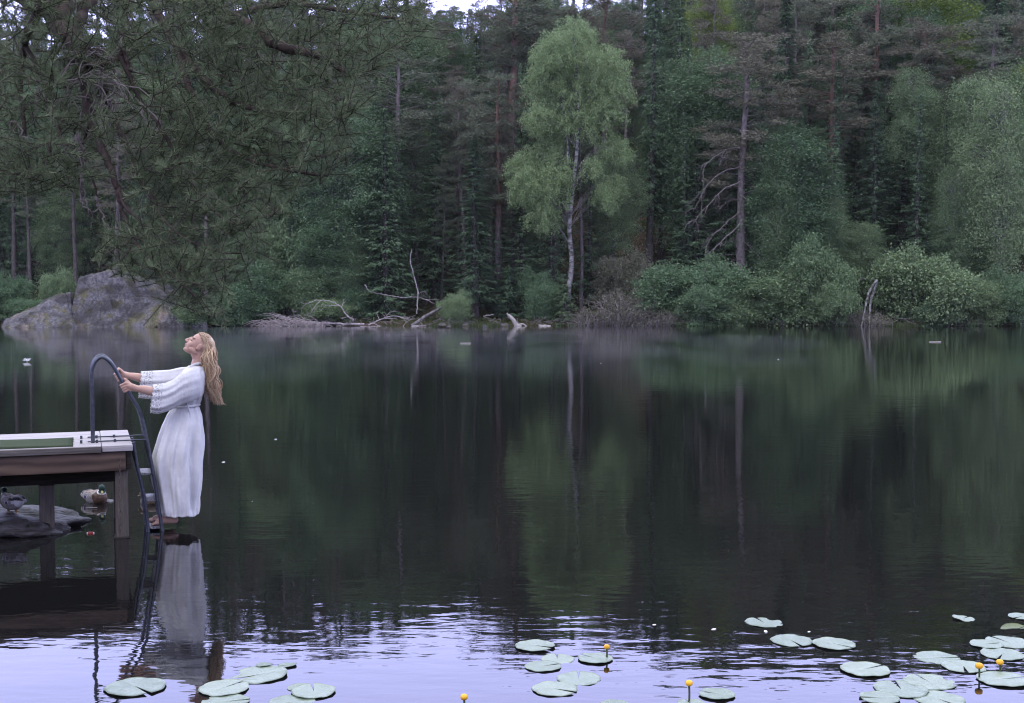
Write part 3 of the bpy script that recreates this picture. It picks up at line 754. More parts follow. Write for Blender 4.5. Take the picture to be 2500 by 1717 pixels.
limb(pts([(170, 85, 6.9), (215, -20, 7.2), (230, -140, 7.4)]), .035, .03)
limb(pts([(203, 150, 6.8), (240, 160, 6.7), (268, 157, 6.7), (292, 138, 6.7), (300, 125, 6.7), (312, 160, 6.7), (324, 178, 6.7)]), .020, .008)
limb(pts([(290, 135, 6.7), (330, 220, 6.7), (352, 260, 6.7), (385, 300, 6.6)]), .014, .008)
limb(pts([(262, 250, 6.9), (292, 320, 6.8), (325, 390, 6.75), (350, 450, 6.7), (400, 505, 6.7), (470, 540, 6.7)]), .016, .006)
limb(pts([(203, 130, 6.8), (260, 230, 6.9)]), .018, .014)
B = limb([top + [0, 0, .8], np.array([-5.0, 7.2, 6.3])] + pts([(90, -240, 7.4), (330, -60, 7.4), (560, 40, 7.3), (680, 110, 7.2), (780, 140, 7.1), (860, 185, 7.1)]), .085, .012, 40)
limb(pts([(560, 40, 7.3), (700, 10, 7.3), (830, 25, 7.2), (960, 45, 7.2), (1040, 66, 7.2)]), .022, .005)
limb(pts([(330, -60, 7.4), (430, 110, 7.2), (540, 230, 7.0), (640, 270, 6.9), (760, 262, 6.9), (855, 235, 6.9)]), .03, .006)
limb(pts([(430, 110, 7.2), (470, 230, 7.0), (530, 340, 6.9), (610, 390, 6.9), (720, 420, 6.8), (800, 430, 6.8)]), .022, .006)
limb(pts([(385, 300, 6.6), (430, 380, 6.6), (480, 470, 6.5), (560, 540, 6.4), (640, 530, 6.4)]), .012, .005)
limb(pts([(298, 515, 6.6), (330, 590, 6.5), (390, 650, 6.4), (440, 690, 6.4), (480, 730, 6.4), (510, 775, 6.4)]), .011, .004)
limb(pts([(330, 590, 6.5), (290, 640, 6.5), (250, 655, 6.5)]), .007, .004)
limb(pts([(350, 450, 6.7), (420, 560, 6.5), (520, 610, 6.4), (590, 620, 6.4)]), .009, .004)
limb(pts([(222, 290, 6.7), (200, 380, 6.8), (230, 450, 6.8), (245, 520, 6.8), (262, 560, 6.8)]), .008, .004)
limb(pts([(100, 10, 6.9), (60, 110, 7.2), (50, 220, 7.3), (60, 330, 7.3), (40, 420, 7.3)]), .028, .006)
limb(pts([(60, 110, 7.2), (130, 240, 7.2), (150, 340, 7.1), (185, 400, 7.0)]), .018, .005)
limb(pts([(-20, -80, 6.9), (-60, 100, 7.4), (-50, 300, 7.5), (0, 400, 7.4)]), .022, .006)
limb(pts([(230, -140, 7.4), (420, -90, 8.0), (640, -60, 8.0), (840, -50, 7.9), (980, -10, 7.8)]), .028, .007)

# shoots: points filling the crown, each joined to the nearest wood by a drooping twig
region = [  # polygon of picture points the crown reaches, share, depth range
    ([(-60, -60), (560, -90), (560, 250), (420, 420), (300, 330), (230, 430), (90, 460), (-60, 440)], 760, (6.2, 8.4)),
    ([(400, -80), (1000, -70), (1060, 55), (1000, 105), (935, 150), (900, 200), (890, 262), (840, 290), (560, 250)], 540, (6.4, 8.4)),
    ([(420, 240), (860, 270), (850, 390), (800, 445), (700, 470), (560, 440), (430, 430)], 280, (6.3, 7.9)),
    ([(330, 380), (600, 420), (680, 480), (640, 540), (560, 560), (420, 560), (330, 500)], 130, (6.1, 7.3)),
    ([(225, 600), (330, 540), (480, 550), (700, 500), (660, 590), (610, 650), (560, 700), (545, 770), (500, 785), (430, 740), (330, 690), (235, 650)], 175, (6.0, 7.0)),
    ([(-40, 380), (230, 400), (215, 470), (120, 470), (-40, 480)], 60, (6.6, 7.6)),
]
def inside(P, poly):
    x, y = P[:, 0], P[:, 1]; c = np.zeros(len(P), bool); j = len(poly) - 1
    for i in range(len(poly)):
        xi, yi = poly[i]; xj, yj = poly[j]
        c ^= ((yi > y) != (yj > y)) & (x < (xj - xi) * (y - yi) / (yj - yi + 1e-9) + xi); j = i
    return c
tgt = []
for poly, n, (d0, d1) in region:
    a = np.array(poly, float); got = []
    while len(got) < n:
        Q = rng.uniform(a.min(0), a.max(0), (n * 3, 2)); Q = Q[inside(Q, poly)]
        got += list(Q)
    for q in got[:n]: tgt.append(at(q[0], q[1], rng.uniform(d0, d1)))
# crown above and to the left of the picture, so the tree is whole
for _ in range(420):
    tgt.append(np.array([rng.uniform(-8.6, -3.4), rng.uniform(5.6, 8.8), rng.uniform(4.2, 11.2)]))
tgt = np.array(tgt)
nodes = np.vstack([l[0][2:] for l in limbs[1:]] + [limbs[0][0][12:]])
near = np.array([np.min(np.sum((nodes - t) ** 2, 1)) for t in tgt]); order = np.argsort(near)
twigs = []; shoots = []
pool = list(nodes)
PA = np.zeros((len(nodes) + len(tgt) * 3, 3)); PA[:len(nodes)] = nodes; cnt = len(nodes)
for k in order:
    t = tgt[k]; d2 = np.sum((PA[:cnt] - t) ** 2, 1); j = np.argmin(d2); p = PA[j]; L = math.sqrt(d2[j])
    mid = p * .45 + t * .55 + np.array([0, 0, -.015 - .03 * L]) + rng.normal(size=3) * .05 * L
    Q = spline([p, mid, t], 6)
    twigs += tube(Q, np.linspace(.0026 + .004 * min(L, .8), .0018, 6), 4, False)
    PA[cnt:cnt + 2] = Q[[3, 4]]; cnt += 2
    ax = unit(.45 * unit(Q[-1] - Q[-3]) + np.array([.25, -.05, .18]) + rng.normal(size=3) * np.array([.65, .65, .35]))
    shoots.append((t, ax)); 
    if L > .18: shoots.append((Q[4], unit(.5 * unit(Q[4] - Q[2]) + np.array([.1, 0, .2]) + rng.normal(size=3) * .7)))
T0 = np.array([s[0] for s in shoots]); AX = np.array([s[1] for s in shoots]); ns = len(shoots)
per = 120
slen = rng.uniform(.10, .24, ns)
u = rng.random((ns, per)) 
C = T0[:, None] + AX[:, None] * (u * slen[:, None] - .06)[..., None]
perp = rng.normal(size=(ns, per, 3)); perp -= AX[:, None] * np.sum(perp * AX[:, None], -1, keepdims=True); perp = unit(perp)
Dn = AX[:, None] * rng.uniform(.35, 1.1, (ns, per, 1)) + perp * .75 + np.array([0, 0, .08])
C = C.reshape(-1, 3); Dn = Dn.reshape(-1, 3)
for i in range(ns): twigs += tube([T0[i] - AX[i] * .06, T0[i] + AX[i] * slen[i] * .9], [.0032, .0018], 3, False)
# bare hanging twigs around the broken knot
dead = []
for _ in range(46):
    p = at(rng.uniform(188, 262), rng.uniform(110, 240), rng.uniform(6.55, 6.85)); q = [p]
    d = unit(np.array([rng.normal() * .8, rng.normal() * .3, rng.uniform(-.6, .7)]))
    for _ in range(8):
        d = unit(d + rng.normal(size=3) * .33 + np.array([0, 0, -.22])); q.append(q[-1] + d * rng.uniform(.025, .065))
    dead.append(tube(spline(q, 14), np.linspace(.0055, .002, 14), 5, False))
for x0, y0, x1, y1 in [(95, 215, 105, 300), (195, 330, 190, 420), (265, 240, 290, 275), (215, 480, 260, 560), (200, 420, 240, 530), (345, 250, 400, 330), (450, 420, 520, 500), (30, 300, 70, 340)]:
    for _ in range(2):
        p = at(x0 + rng.normal() * 8, y0, 6.6); e = at(x1 + rng.normal() * 25, y1, 6.6)
        dead.append(tube(wob(p, e, 14, .012), np.linspace(.006, .002, 14), 5, False))
BARK = grainy('old_pine_bark', [(.3, (.026, .021, .020)), (.6, (.062, .047, .043)), (.8, (.115, .085, .076))], 22, (1, 1, .5), .9, .15, .012)
GREY_TWIG = grainy('grey_twig_bark', [(.3, (.10, .085, .085)), (.7, (.22, .19, .19))], 30, None, .9, .1)
NEEDLE = leafy('scots_pine_needles', [(0, (0.047, 0.066, 0.039)), (.4, (0.088, 0.118, 0.067)), (.8, (0.150, 0.187, 0.108)), (1, (0.234, 0.277, 0.168))], .15, vary=0)
pine = empty('pine_tree', (TRUNK_XY[0], TRUNK_XY[1], tz)); off = np.array([TRUNK_XY[0], TRUNK_XY[1], tz])
tag(pine, 'old pine in the near left corner with long dark boughs hanging over the water', 'tree')
sh = lambda ps: [(p[0] - off, *p[1:]) for p in ps]
obj('trunk', sh(tube(limbs[0][0], limbs[0][1], 14)), BARK, pine)
obj('boughs', sh(join([tube(l[0], l[1], 9) for l in limbs[1:]])), BARK, pine)
obj('twigs', sh(twigs), BARK, pine)
for q in dead: obj('dead_twig', sh(q), GREY_TWIG, pine)
obj('needles', sh([slivers(C, Dn, rng.uniform(.042, .068, len(C)), .0024)]), NEEDLE, pine, smooth=False)
print('pine shoots', ns)
# ------------------------------------------------------------------ jetty frame: u along the jetty (out over the water), v away from the camera
TH = R(19.8); UX = np.array([math.cos(TH), math.sin(TH), 0]); VX = np.array([-math.sin(TH), math.cos(TH), 0])
ORG = np.array([-3.056, 9.53, 0.0])
def L(px, py, v):                       # jetty coordinates of what a pixel shows, v metres behind the near edge
    d = ray(px, py); c = np.array([0, 0, CAM_H]); t = (v - np.dot(c - ORG, VX)) / np.dot(d, VX)
    P = c + d * t - ORG
    return np.array([np.dot(P, UX), v, P[2]])
def W(u, v, z): return ORG + UX * u + VX * v + np.array([0, 0, z])
def root(name, u, v, z): return empty(name, W(u, v, z), TH)
def shift(ps, u, v, z): return [(np.asarray(p[0]) - np.array([u, v, z]), *p[1:]) for p in ps]

DECK = .762
GREY_WOOD = grainy('weathered_deck_wood', [(.25, (.20, .18, .185)), (.5, (.33, .305, .31)), (.75, (.44, .41, .42))], 3.0, (1.5, 22, 22), .75, .3, .002, 4)
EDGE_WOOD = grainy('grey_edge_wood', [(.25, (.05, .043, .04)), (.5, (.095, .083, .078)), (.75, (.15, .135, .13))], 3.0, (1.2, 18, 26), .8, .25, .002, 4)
m, nt, b, o = mat('brown_beam_wood')      # flowing grain with dark knots
tcw = nt.nodes.new('ShaderNodeTexCoord'); n1 = noise(nt, 2.2, 3, tcw.outputs['Object'], .5, (.9, 3, 5))
wv = nt.nodes.new('ShaderNodeTexWave'); wv.bands_direction = 'Z'; wv.inputs['Scale'].default_value = 5; wv.inputs['Distortion'].default_value = 9; wv.inputs['Detail'].default_value = 3; wv.inputs['Detail Scale'].default_value = .8
mp = nt.nodes.new('ShaderNodeMapping'); mp.inputs['Scale'].default_value = (.22, 1, 1.0); nt.links.new(tcw.outputs['Object'], mp.inputs[0]); nt.links.new(mp.outputs[0], wv.inputs['Vector'])
cw = ramp(nt, wv.outputs['Fac'], [(0, (.050, .029, .020)), (.5, (.088, .054, .037)), (1, (.115, .075, .052))])
mx = nt.nodes.new('ShaderNodeMix'); mx.data_type = 'RGBA'; mx.blend_type = 'MULTIPLY'; mx.inputs[0].default_value = .8
nt.links.new(cw, mx.inputs[6]); nt.links.new(ramp(nt, n1, [(.3, (.45, .42, .42)), (.6, (1, 1, 1))]), mx.inputs[7])
nt.links.new(mx.outputs[2], b.inputs['Base Color']); b.inputs['Roughness'].default_value = .75
BEAM = m
POST = grainy('damp_post_wood', [(.3, (.035, .029, .025)), (.7, (.10, .085, .076))], 5, (14, 14, 1.2), .75, .3, .002)
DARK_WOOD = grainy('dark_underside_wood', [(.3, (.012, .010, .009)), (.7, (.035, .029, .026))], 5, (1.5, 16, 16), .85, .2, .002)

u0 = L(321, 1092, 0)[0]
DU, DW = -7.2, 1.17                       # the jetty runs back to the bank; width
jetty = root('jetty', 0, 0, 0); tag(jetty, 'weathered wooden jetty on posts at the left of the lake', 'jetty')
EB = .235                                 # end board
pl = []
wd = [(.0, .285), (.289, .585), (.589, .885), (.889, DW)]
for a, c in wd: pl.append(box((DU, a, DECK - .045), (-EB - .004, c, DECK)))
bevel(obj('deck', pl, GREY_WOOD, jetty), .004)
bevel(obj('end_board', [box((-EB, -.012, DECK - .048), (0, DW + .008, DECK + .002))], GREY_WOOD, jetty), .005)
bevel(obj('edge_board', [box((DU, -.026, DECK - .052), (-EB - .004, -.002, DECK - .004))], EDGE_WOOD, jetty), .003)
bevel(obj('beam', [box((DU, .012, .555), (-.055, .058, DECK - .055))], BEAM, jetty), .004)
bevel(obj('beam', [box((DU, DW - .06, .555), (-.055, DW - .012, DECK - .055))], BEAM, jetty), .004)
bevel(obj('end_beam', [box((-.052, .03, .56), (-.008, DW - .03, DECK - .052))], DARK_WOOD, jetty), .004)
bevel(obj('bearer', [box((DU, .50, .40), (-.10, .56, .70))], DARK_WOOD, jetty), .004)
pu = L(297, 1200, .10)[0]
for (u, v, wv_) in [(pu, .108, .050), (pu, DW - .12, .045), (L(114, 1200, .53)[0], .53, .058), (-2.4, .108, .05), (-2.4, DW - .12, .05), (-4.6, .108, .05), (-4.6, DW - .12, .05)]:
    top_ = .398 if abs(v - .53) < .01 else DECK - .06
    bevel(obj('post', [box((u - wv_, v - wv_, -.9), (u + wv_, v + wv_, top_))], POST, jetty), .006)
zc = .0
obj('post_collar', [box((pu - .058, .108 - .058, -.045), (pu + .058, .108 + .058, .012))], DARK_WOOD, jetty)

# green matting lying on the deck
mA = L(214, 1094, .0)
m, nt, b, o = mat('green_mat')
nf = noise(nt, 260, 2); nt.links.new(ramp(nt, nf, [(.3, (.03, .045, .027)), (.7, (.078, .098, .062))]), b.inputs['Base Color']); b.inputs['Roughness'].default_value = 1; b.inputs['Specular IOR Level'].default_value = .05
bp = nt.nodes.new('ShaderNodeBump'); bp.inputs['Distance'].default_value = .006; nt.links.new(nf, bp.inputs['Height']); nt.links.new(bp.outputs[0], b.inputs['Normal'])
mu, mv0, mv1 = -.455, .025, .64
gu = np.linspace(DU + .3, mu, 120); gv = np.linspace(mv0, mv1, 16); a, c = np.meshgrid(gu, gv)
a = a + np.where(np.abs(a - mu) < .01, .006 * np.sin(c * 40), 0); zz = .012 + .003 * np.sin(a * 5 + c * 3) + .002 * np.sin(c * 17)
topv = np.stack([a, c, DECK + zz], -1).reshape(-1, 3); botv = topv.copy(); botv[:, 2] = DECK + .001
ii = np.arange(a.size).reshape(a.shape); q = lambda i: np.stack([i[:-1, :-1].ravel(), i[:-1, 1:].ravel(), i[1:, 1:].ravel(), i[1:, :-1].ravel()], 1)
nrm = len(topv); rim = np.concatenate([ii[0, :], ii[1:, -1], ii[-1, -2::-1], ii[-2:0:-1, 0]]); r2 = np.roll(rim, -1)
mo = obj('green_mat', shift([(np.vstack([topv, botv]), np.vstack([q(ii), np.stack([rim, rim + nrm, r2 + nrm, r2], 1)]))], -2, 0, DECK), m, None, loc=W(-2, 0, DECK), rz=TH)
tag(mo, 'green artificial grass mat lying along the jetty', 'mat')

# ------------------------------------------------------------------ ladder with tall hoops
m, nt, b, o = mat('dark_galvanised_tube')
nt.links.new(ramp(nt, noise(nt, 30, 5), [(.3, (.05, .055, .075)), (.7, (.11, .12, .15))]), b.inputs['Base Color']); b.inputs['Metallic'].default_value = .75; b.inputs['Roughness'].default_value = .42
STEEL = m
NV, FV = .26, .60
rail_px = [(227, 1086), (226, 1000), (224, 930), (225, 905), (230, 888), (240, 876), (252, 873), (265, 881), (277, 895), (290, 918), (305, 943), (327, 980), (340, 1002), (346, 1020), (351, 1040), (359, 1080), (376, 1166), (386, 1230), (398, 1306)]
RP = np.array([L(x, y, NV) for x, y in rail_px]); RP = np.vstack([RP, RP[-1] + (RP[-1] - RP[-2]) * 2.2])
RS = spline(RP, 120)
strut_px = [(322, 1080), (334, 1135), (351, 1210), (363, 1306)]
SP_ = np.array([L(x, y, NV) for x, y in strut_px]); SP_[0] = [.012, NV, SP_[0][2]]; SP_ = np.vstack([SP_, SP_[-1] + (SP_[-1] - SP_[-2]) * 1.6]); SS = spline(SP_, 40)
lad = root('ladder', RP[10][0] * 0 + .2, NV, 0); lo_ = (.2, NV, 0)
tag(lad, 'tall steel bathing ladder with hooped handrails on the jetty end', 'ladder')
for v in (NV, FV):
    d = np.array([0, v - NV, 0])
    obj('handrail', shift(tube(RS + d, .0155, 12), *lo_), STEEL, lad)
    obj('strut', shift(tube(SS + d, .0155, 12), *lo_), STEEL, lad)
    zb = DECK + .012
    e = RS[np.argmin(np.abs(RS[:, 2] - zb) + (RS[:, 0] < 0) * 9)]
    rod = obj('bracket', shift(tube([[L(214, 1086, NV)[0], v - .02, zb], [e[0], v - .02, zb]], .006, 8), *lo_), STEEL, lad)
    for uu in (-.39, -.27, -.13):
        obj('bolt', shift(tube([[uu, v - .02, DECK], [uu, v - .02, DECK + .026]], .011, 6), *lo_), STEEL, rod)
m, nt, b, o = mat('grated_step')
vo = nt.nodes.new('ShaderNodeTexVoronoi'); vo.inputs['Scale'].default_value = 55; tcs = nt.nodes.new('ShaderNodeTexCoord'); nt.links.new(tcs.outputs['Object'], vo.inputs['Vector'])
nt.links.new(ramp(nt, vo.outputs['Distance'], [(.2, (.05, .05, .06)), (.45, (.22, .22, .25))]), b.inputs['Base Color']); b.inputs['Roughness'].default_value = .5; b.inputs['Metallic'].default_value = .3
bp = nt.nodes.new('ShaderNodeBump'); bp.inputs['Distance'].default_value = .006; nt.links.new(vo.outputs['Distance'], bp.inputs['Height']); nt.links.new(bp.outputs[0], b.inputs['Normal'])
def u_on(S, z):
    low = S[S[:, 2] < .78]; return np.interp(-z, -low[:, 2], low[:, 0])
for z in (.49, .27, .035, -.2):
    a, c = u_on(SS, z), u_on(RS[60:], z)
    bevel(obj('step', shift([box((a, NV + .016, z - .018), (c, FV - .016, z))], *lo_), m, lad), .003)
STEP_Z = .035

# chain on the corner post
links = []
cu = L(291, 1120, -.03)[0]
for i in range(19):
    z = .64 - i * .030; M = np.array([[1, 0, 0], [0, 1, 0], [0, 0, 1]])
    a = np.linspace(0, 2 * np.pi, 13)[:-1]; r_ = np.stack([np.cos(a) * .008, 0 * a, np.sin(a) * .019], 1)
    if i % 2: r_ = r_[:, [1, 0, 2]]
    r_ = np.vstack([r_, r_[:1]]); links += tube(r_ + [cu + .004 * math.sin(i * .6), -.028, z], .0028, 5, False)
links += tube([[cu, .012, .655], [cu, -.025, .66]], .006, 8)
tag(obj('chain', shift(links, cu, -.02, .1), grainy('rusty_chain', [(.3, (.05, .035, .03)), (.7, (.15, .11, .10))], 60, None, .7, .4, metal=.5), None, loc=W(cu, -.02, .1), rz=TH), 'thin rusty chain hanging down the corner post of the jetty', 'chain')

# ------------------------------------------------------------------ rock under the jetty
def rock_mesh(rx, ry, rz, seed, amp=.18, sub=4, flat=None, facets=9):
    import bmesh
    r = np.random.default_rng(seed)
    bm = bmesh.new(); bmesh.ops.create_icosphere(bm, subdivisions=sub, radius=1); me = bpy.data.meshes.new('rock'); bm.to_mesh(me); bm.free()
    V = np.zeros(len(me.vertices) * 3, np.float32); me.vertices.foreach_get('co', V); V = V.reshape(-1, 3).astype(float)
    for _ in range(facets):
        n = unit(r.normal(size=3)); h = r.uniform(.62, .9); dd = V @ n; V -= np.outer(np.maximum(0, dd - h) * .85, n)
    for f, a in ((1.7, .5), (3.9, .3), (9, .13), (21, .06)):
        ph = r.uniform(0, 6, 9); k = r.normal(size=(3, 3)) * f
        V += unit(V) * (amp * a * (np.sin(V @ k[0] + ph[0]) * np.sin(V @ k[1] + ph[1]) + .5 * np.sin(V @ k[2] + ph[2])))[:, None]
    V *= [rx, ry, rz]
    if flat: V[:, 2] = np.where(V[:, 2] > flat, flat + (V[:, 2] - flat) * .25, V[:, 2])
    me.vertices.foreach_set('co', V.astype(np.float32).ravel()); me.polygons.foreach_set('use_smooth', np.ones(len(me.polygons), bool)); me.update()
    return me
ROCK_WET = grainy('lake_rock', [(.32, (.012, .011, .011)), (.5, (.036, .033, .034)), (.72, (.10, .094, .104))], 7, (1, 3, 3), .55, .4, .035)
q = L(75, 1262, .75)
ro = obj('flat_rock', rock_mesh(.70, .56, .18, 5, .34, 5, None, 12), ROCK_WET, None, loc=W(q[0] - .26, .84, -.02), rz=TH + .05)
tag(ro, 'flat grey rock breaking the water under the jetty', 'rock')
q = on_level(262, 1224, 0)
tag(obj('flat_rock', rock_mesh(.12, .10, .022, 8, .2, 4), ROCK_WET, None, loc=(q[0], q[1], -.004), rz=.3), 'small wet flat stone just awash beside the mallard and post', 'rock')
# ------------------------------------------------------------------ the woman on the ladder (jetty frame)
PV = .43                                   # her middle, metres behind the jetty's near edge
def P3(px, py, dv=0.0): return L(px, py, PV + dv)
FEET = P3(405, 1290); FO = (FEET[0], PV, 0.0)
NH, FH = .255, .60                          # depth of the near and far hand

def face_frame():
    a = R(36); f = np.array([-math.cos(a), 0, math.sin(a)]); up = np.array([math.sin(a), 0, math.cos(a)]); s = np.array([0, 1.0, 0])
    return np.stack([f, s, up], 1)          # columns: forward, side, up
HF = face_frame(); HC = P3(484, 843)
def H(f, s, u): return HC + HF @ np.array([f, s, u])
def hb(c, r, nu=20, nv=14): return ball(H(*c), r, nu, nv, HF)

body = []
# head and neck
body += hb((-.018, 0, .030), (.094, .074, .088)) + hb((.028, 0, -.022), (.062, .060, .082)) + hb((.050, 0, -.080), (.032, .036, .026)) + hb((.066, 0, -.090), (.020, .018, .016))
body += capsule([H(.082, 0, .020), H(.092, 0, .002), H(.106, 0, -.020)], [.009, .0095, .0115], 10) + hb((.096, .011, -.026), .008, 10, 8) + hb((.096, -.011, -.026), .008, 10, 8)
body += hb((.080, 0, -.050), (.016, .023, .0075)) + hb((.077, 0, -.063), (.016, .020, .0075)) + hb((.066, 0, -.074), (.016, .026, .010))
for s in (-1, 1):
    body += hb((.052, s * .036, -.030), (.030, .026, .030)) + hb((.066, s * .030, .008), (.016, .017, .011)) + hb((.070, s * .028, .026), (.014, .026, .009)) + hb((.010, s * .052, -.062), (.045, .018, .022))
    body += hb((-.012, s * .072, -.012), (.019, .010, .031)) + hb((.0, s * .070, -.030), (.012, .009, .014))
body += capsule([H(-.022, 0, -.050), P3(486, 876), P3(482, 897), P3(479, 915)], [.058, .055, .060, .085], 18)
# trunk, mostly under the robe
body += capsule([P3(479, 915), P3(470, 945), P3(458, 985), P3(455, 1030), P3(455, 1060)], [.080, .100, .085, .115, .12], 20)
for s in (-1, 1): body += capsule([P3(480, 910, s * .02), P3(475, 926, s * .150)], [.055, .045], 14)
# legs and feet
def leg(s, toe, ball_, arch, heel, ankle, calf, knee):
    out = capsule([P3(455, 1060, s * .085), knee, calf, ankle], [.088, .058, .054, .036], 16)
    out += capsule([ankle, heel], [.036, .031], 14) + capsule([heel, arch, ball_], [.031, .030, .030], 14) + capsule([ankle, arch], [.036, .030], 14)
    for i in range(5):                      # five toes, big toe inward
        o = (i - 2) * .0165 * s; r = [.0125, .0098, .0092, .0088, .0082][i]
        t = toe + np.array([.004 * i * i * .35, -o * 1.0, 0]); b0 = ball_ + np.array([0, -o * .9, -.004])
        out += capsule([b0, (b0 + t) / 2 + [0, 0, .004], t], [.0145, r, r * .95], 10)
    return out
zs = STEP_Z
def g(px, dv, z): q = P3(px, 1290, dv); return np.array([q[0], PV + dv, z])
NL, FL = -.075, .085
body += leg(-1, g(371, NL, zs + .012), g(388, NL, zs + .026), g(408, NL, zs + .036), g(427, NL + .004, zs + .034), g(420, NL, zs + .105), g(432, NL, .26), g(415, NL, .50))
body += leg(1, g(364, FL, zs + .012), g(381, FL, zs + .026), g(400, FL, zs + .036), g(420, FL, zs + .034), g(414, FL, zs + .105), g(424, FL, .26), g(408, FL, .50))
# arms
def rail_at(px_y, v): 
    i = np.argmin(np.abs(RS[20:80, 2] - px_y)) + 20; p = RS[i] + np.array([0, v - NV, 0]); t = unit(RS[i + 1] - RS[i - 1]); return p, t
def arm(s, shoulder, elbow, wrist, grip_z, v_rail):
    out = capsule([shoulder, (shoulder + elbow) / 2, elbow, elbow * .35 + wrist * .65, wrist], [.044, .042, .040, .036, .0255], 16)
    G, T = rail_at(grip_z, v_rail)          # point on the rail and its direction (downwards)
    side = np.array([0, float(s), 0]); back = unit(np.cross(T, side)); back = back if back[0] > 0 else -back
    kn = []                                 # knuckles along the rail on the outer side
    for i in range(4):
        k = G + T * (-.030 + .0205 * i) + side * .030 + back * (.020 - .003 * abs(i - 1))
        kn.append(k); r = [.0092, .0096, .0092, .0080][i]; ln = [1.0, 1.1, 1.03, .85][i]
        c = G + T * (-.030 + .0205 * i)
        out += capsule([k, c + side * .0255 - back * .012 * ln, c + side * .008 - back * .0265, c - side * .017 - back * .018, c - side * .0235 + back * (-.002 + .006 * ln)], [r * 1.12, r * 1.05, r, r * .95, r * .8], 10, 17)
        out += capsule([wrist + (k - wrist) * .12 + T * (-.012 + .008 * i), k], [.015, .0125], 10)
    out += capsule([wrist, kn[1] * .55 + wrist * .45 + side * .002, (kn[1] + kn[2]) / 2 + back * .006], [.0255, .027, .020], 12)
    th0 = wrist * .55 + kn[0] * .45 - side * .012
    c = G - T * .052
    out += capsule([th0, kn[0] - T * .022 - side * .022 + back * .012, c - side * .010 + back * .020, c - side * .024 - back * .002], [.0155, .0125, .0105, .0085], 10, 14)
    return out
gz_n = L(306, 945, NV)[2]; gz_f = L(292, 918, FV)[2]
body += arm(-1, P3(472, 930, -.155), L(388, 957, NH - .015), L(335, 949, NH - .035), gz_n, NV)
body += arm(1, P3(470, 930, .155), L(368, 928, FH + .015), L(314, 917, FH + .035), gz_f, FV)
me = fused('person', shift(body, *FO), .0034, 3)
SKIN = grainy('fair_skin', [(.3, (.40, .235, .185)), (.7, (.52, .33, .265))], 9, None, .5, .35)
b = SKIN.node_tree.nodes['Principled BSDF']; b.inputs['Subsurface Weight'].default_value = .0
LIP = grainy('lips', [(.3, (.36, .14, .13)), (.7, (.44, .19, .17))], 20, None, .45, .4)
LASH = grainy('closed_lashes', [(.3, (.10, .06, .045)), (.7, (.18, .11, .08))], 40, None, .7, .2)
BROW = grainy('brows', [(.3, (.22, .14, .09)), (.7, (.30, .20, .14))], 40, None, .7, .2)
RINGM = grainy('nail_tone', [(.3, (.50, .30, .26)), (.7, (.60, .38, .33))], 20, None, .3, .5)
for k in (SKIN, LIP, LASH, BROW): me.materials.append(k)
c = centres(me).astype(float); mi = np.zeros(len(c), np.int32)
hl = (c + np.array(FO) - HC) @ HF           # head coordinates of every face
near = np.abs(hl).max(1) < .16
mi[near & (hl[:, 0] > .084) & (hl[:, 2] < -.044) & (hl[:, 2] > -.070) & (np.abs(hl[:, 1]) < .021)] = 1
for s in (-1, 1):
    lid = near & (hl[:, 0] > .055) & (np.abs(hl[:, 1] - s * .031) < .016) & (np.abs(hl[:, 2] - (.001 - 6 * (hl[:, 1] - s * .031) ** 2 * 3)) < .0028); mi[lid] = 2
    br = near & (hl[:, 0] > .05) & (np.abs(hl[:, 1] - s * .033) < .021) & (np.abs(hl[:, 2] - .030) < .0032); mi[br] = 3
me.polygons.foreach_set('material_index', mi); me.update()
woman = bpy.data.objects.new('person', me); COL.objects.link(woman); woman.location = W(*FO); woman.rotation_euler = (0, 0, TH)
tag(woman, 'woman in a long white robe leaning back from the ladder, face lifted, blonde hair hanging', 'person')

# ---- robe
def satin(name, c0, c1, lace=False):
    m, nt, b, o = mat(name)
    nt.links.new(ramp(nt, noise(nt, 14, 5), [(.3, c0), (.7, c1)]), b.inputs['Base Color'])
    b.inputs['Roughness'].default_value = .55; b.inputs['Specular IOR Level'].default_value = .3; b.inputs['Sheen Weight'].default_value = .15
    f = noise(nt, 26, 6, None, .6, (1.6, 1.6, .8)); bp = nt.nodes.new('ShaderNodeBump'); bp.inputs['Distance'].default_value = .012; bp.inputs['Strength'].default_value = .6
    nt.links.new(f, bp.inputs['Height']); nt.links.new(bp.outputs[0], b.inputs['Normal'])
    if lace:
        vo = nt.nodes.new('ShaderNodeTexVoronoi'); vo.feature = 'DISTANCE_TO_EDGE'; vo.inputs['Scale'].default_value = 42
        t = nt.nodes.new('ShaderNodeTexCoord'); nt.links.new(t.outputs['Object'], vo.inputs['Vector'])
        al = ramp(nt, vo.outputs['Distance'], [(.10, (1, 1, 1)), (.24, (.5, .5, .5))]); nt.links.new(al, b.inputs['Alpha'])
    return m
ROBE = satin('white_satin', (.51, .505, .53), (.59, .585, .61)); LACE = satin('white_lace', (.51, .505, .53), (.59, .585, .61), True)

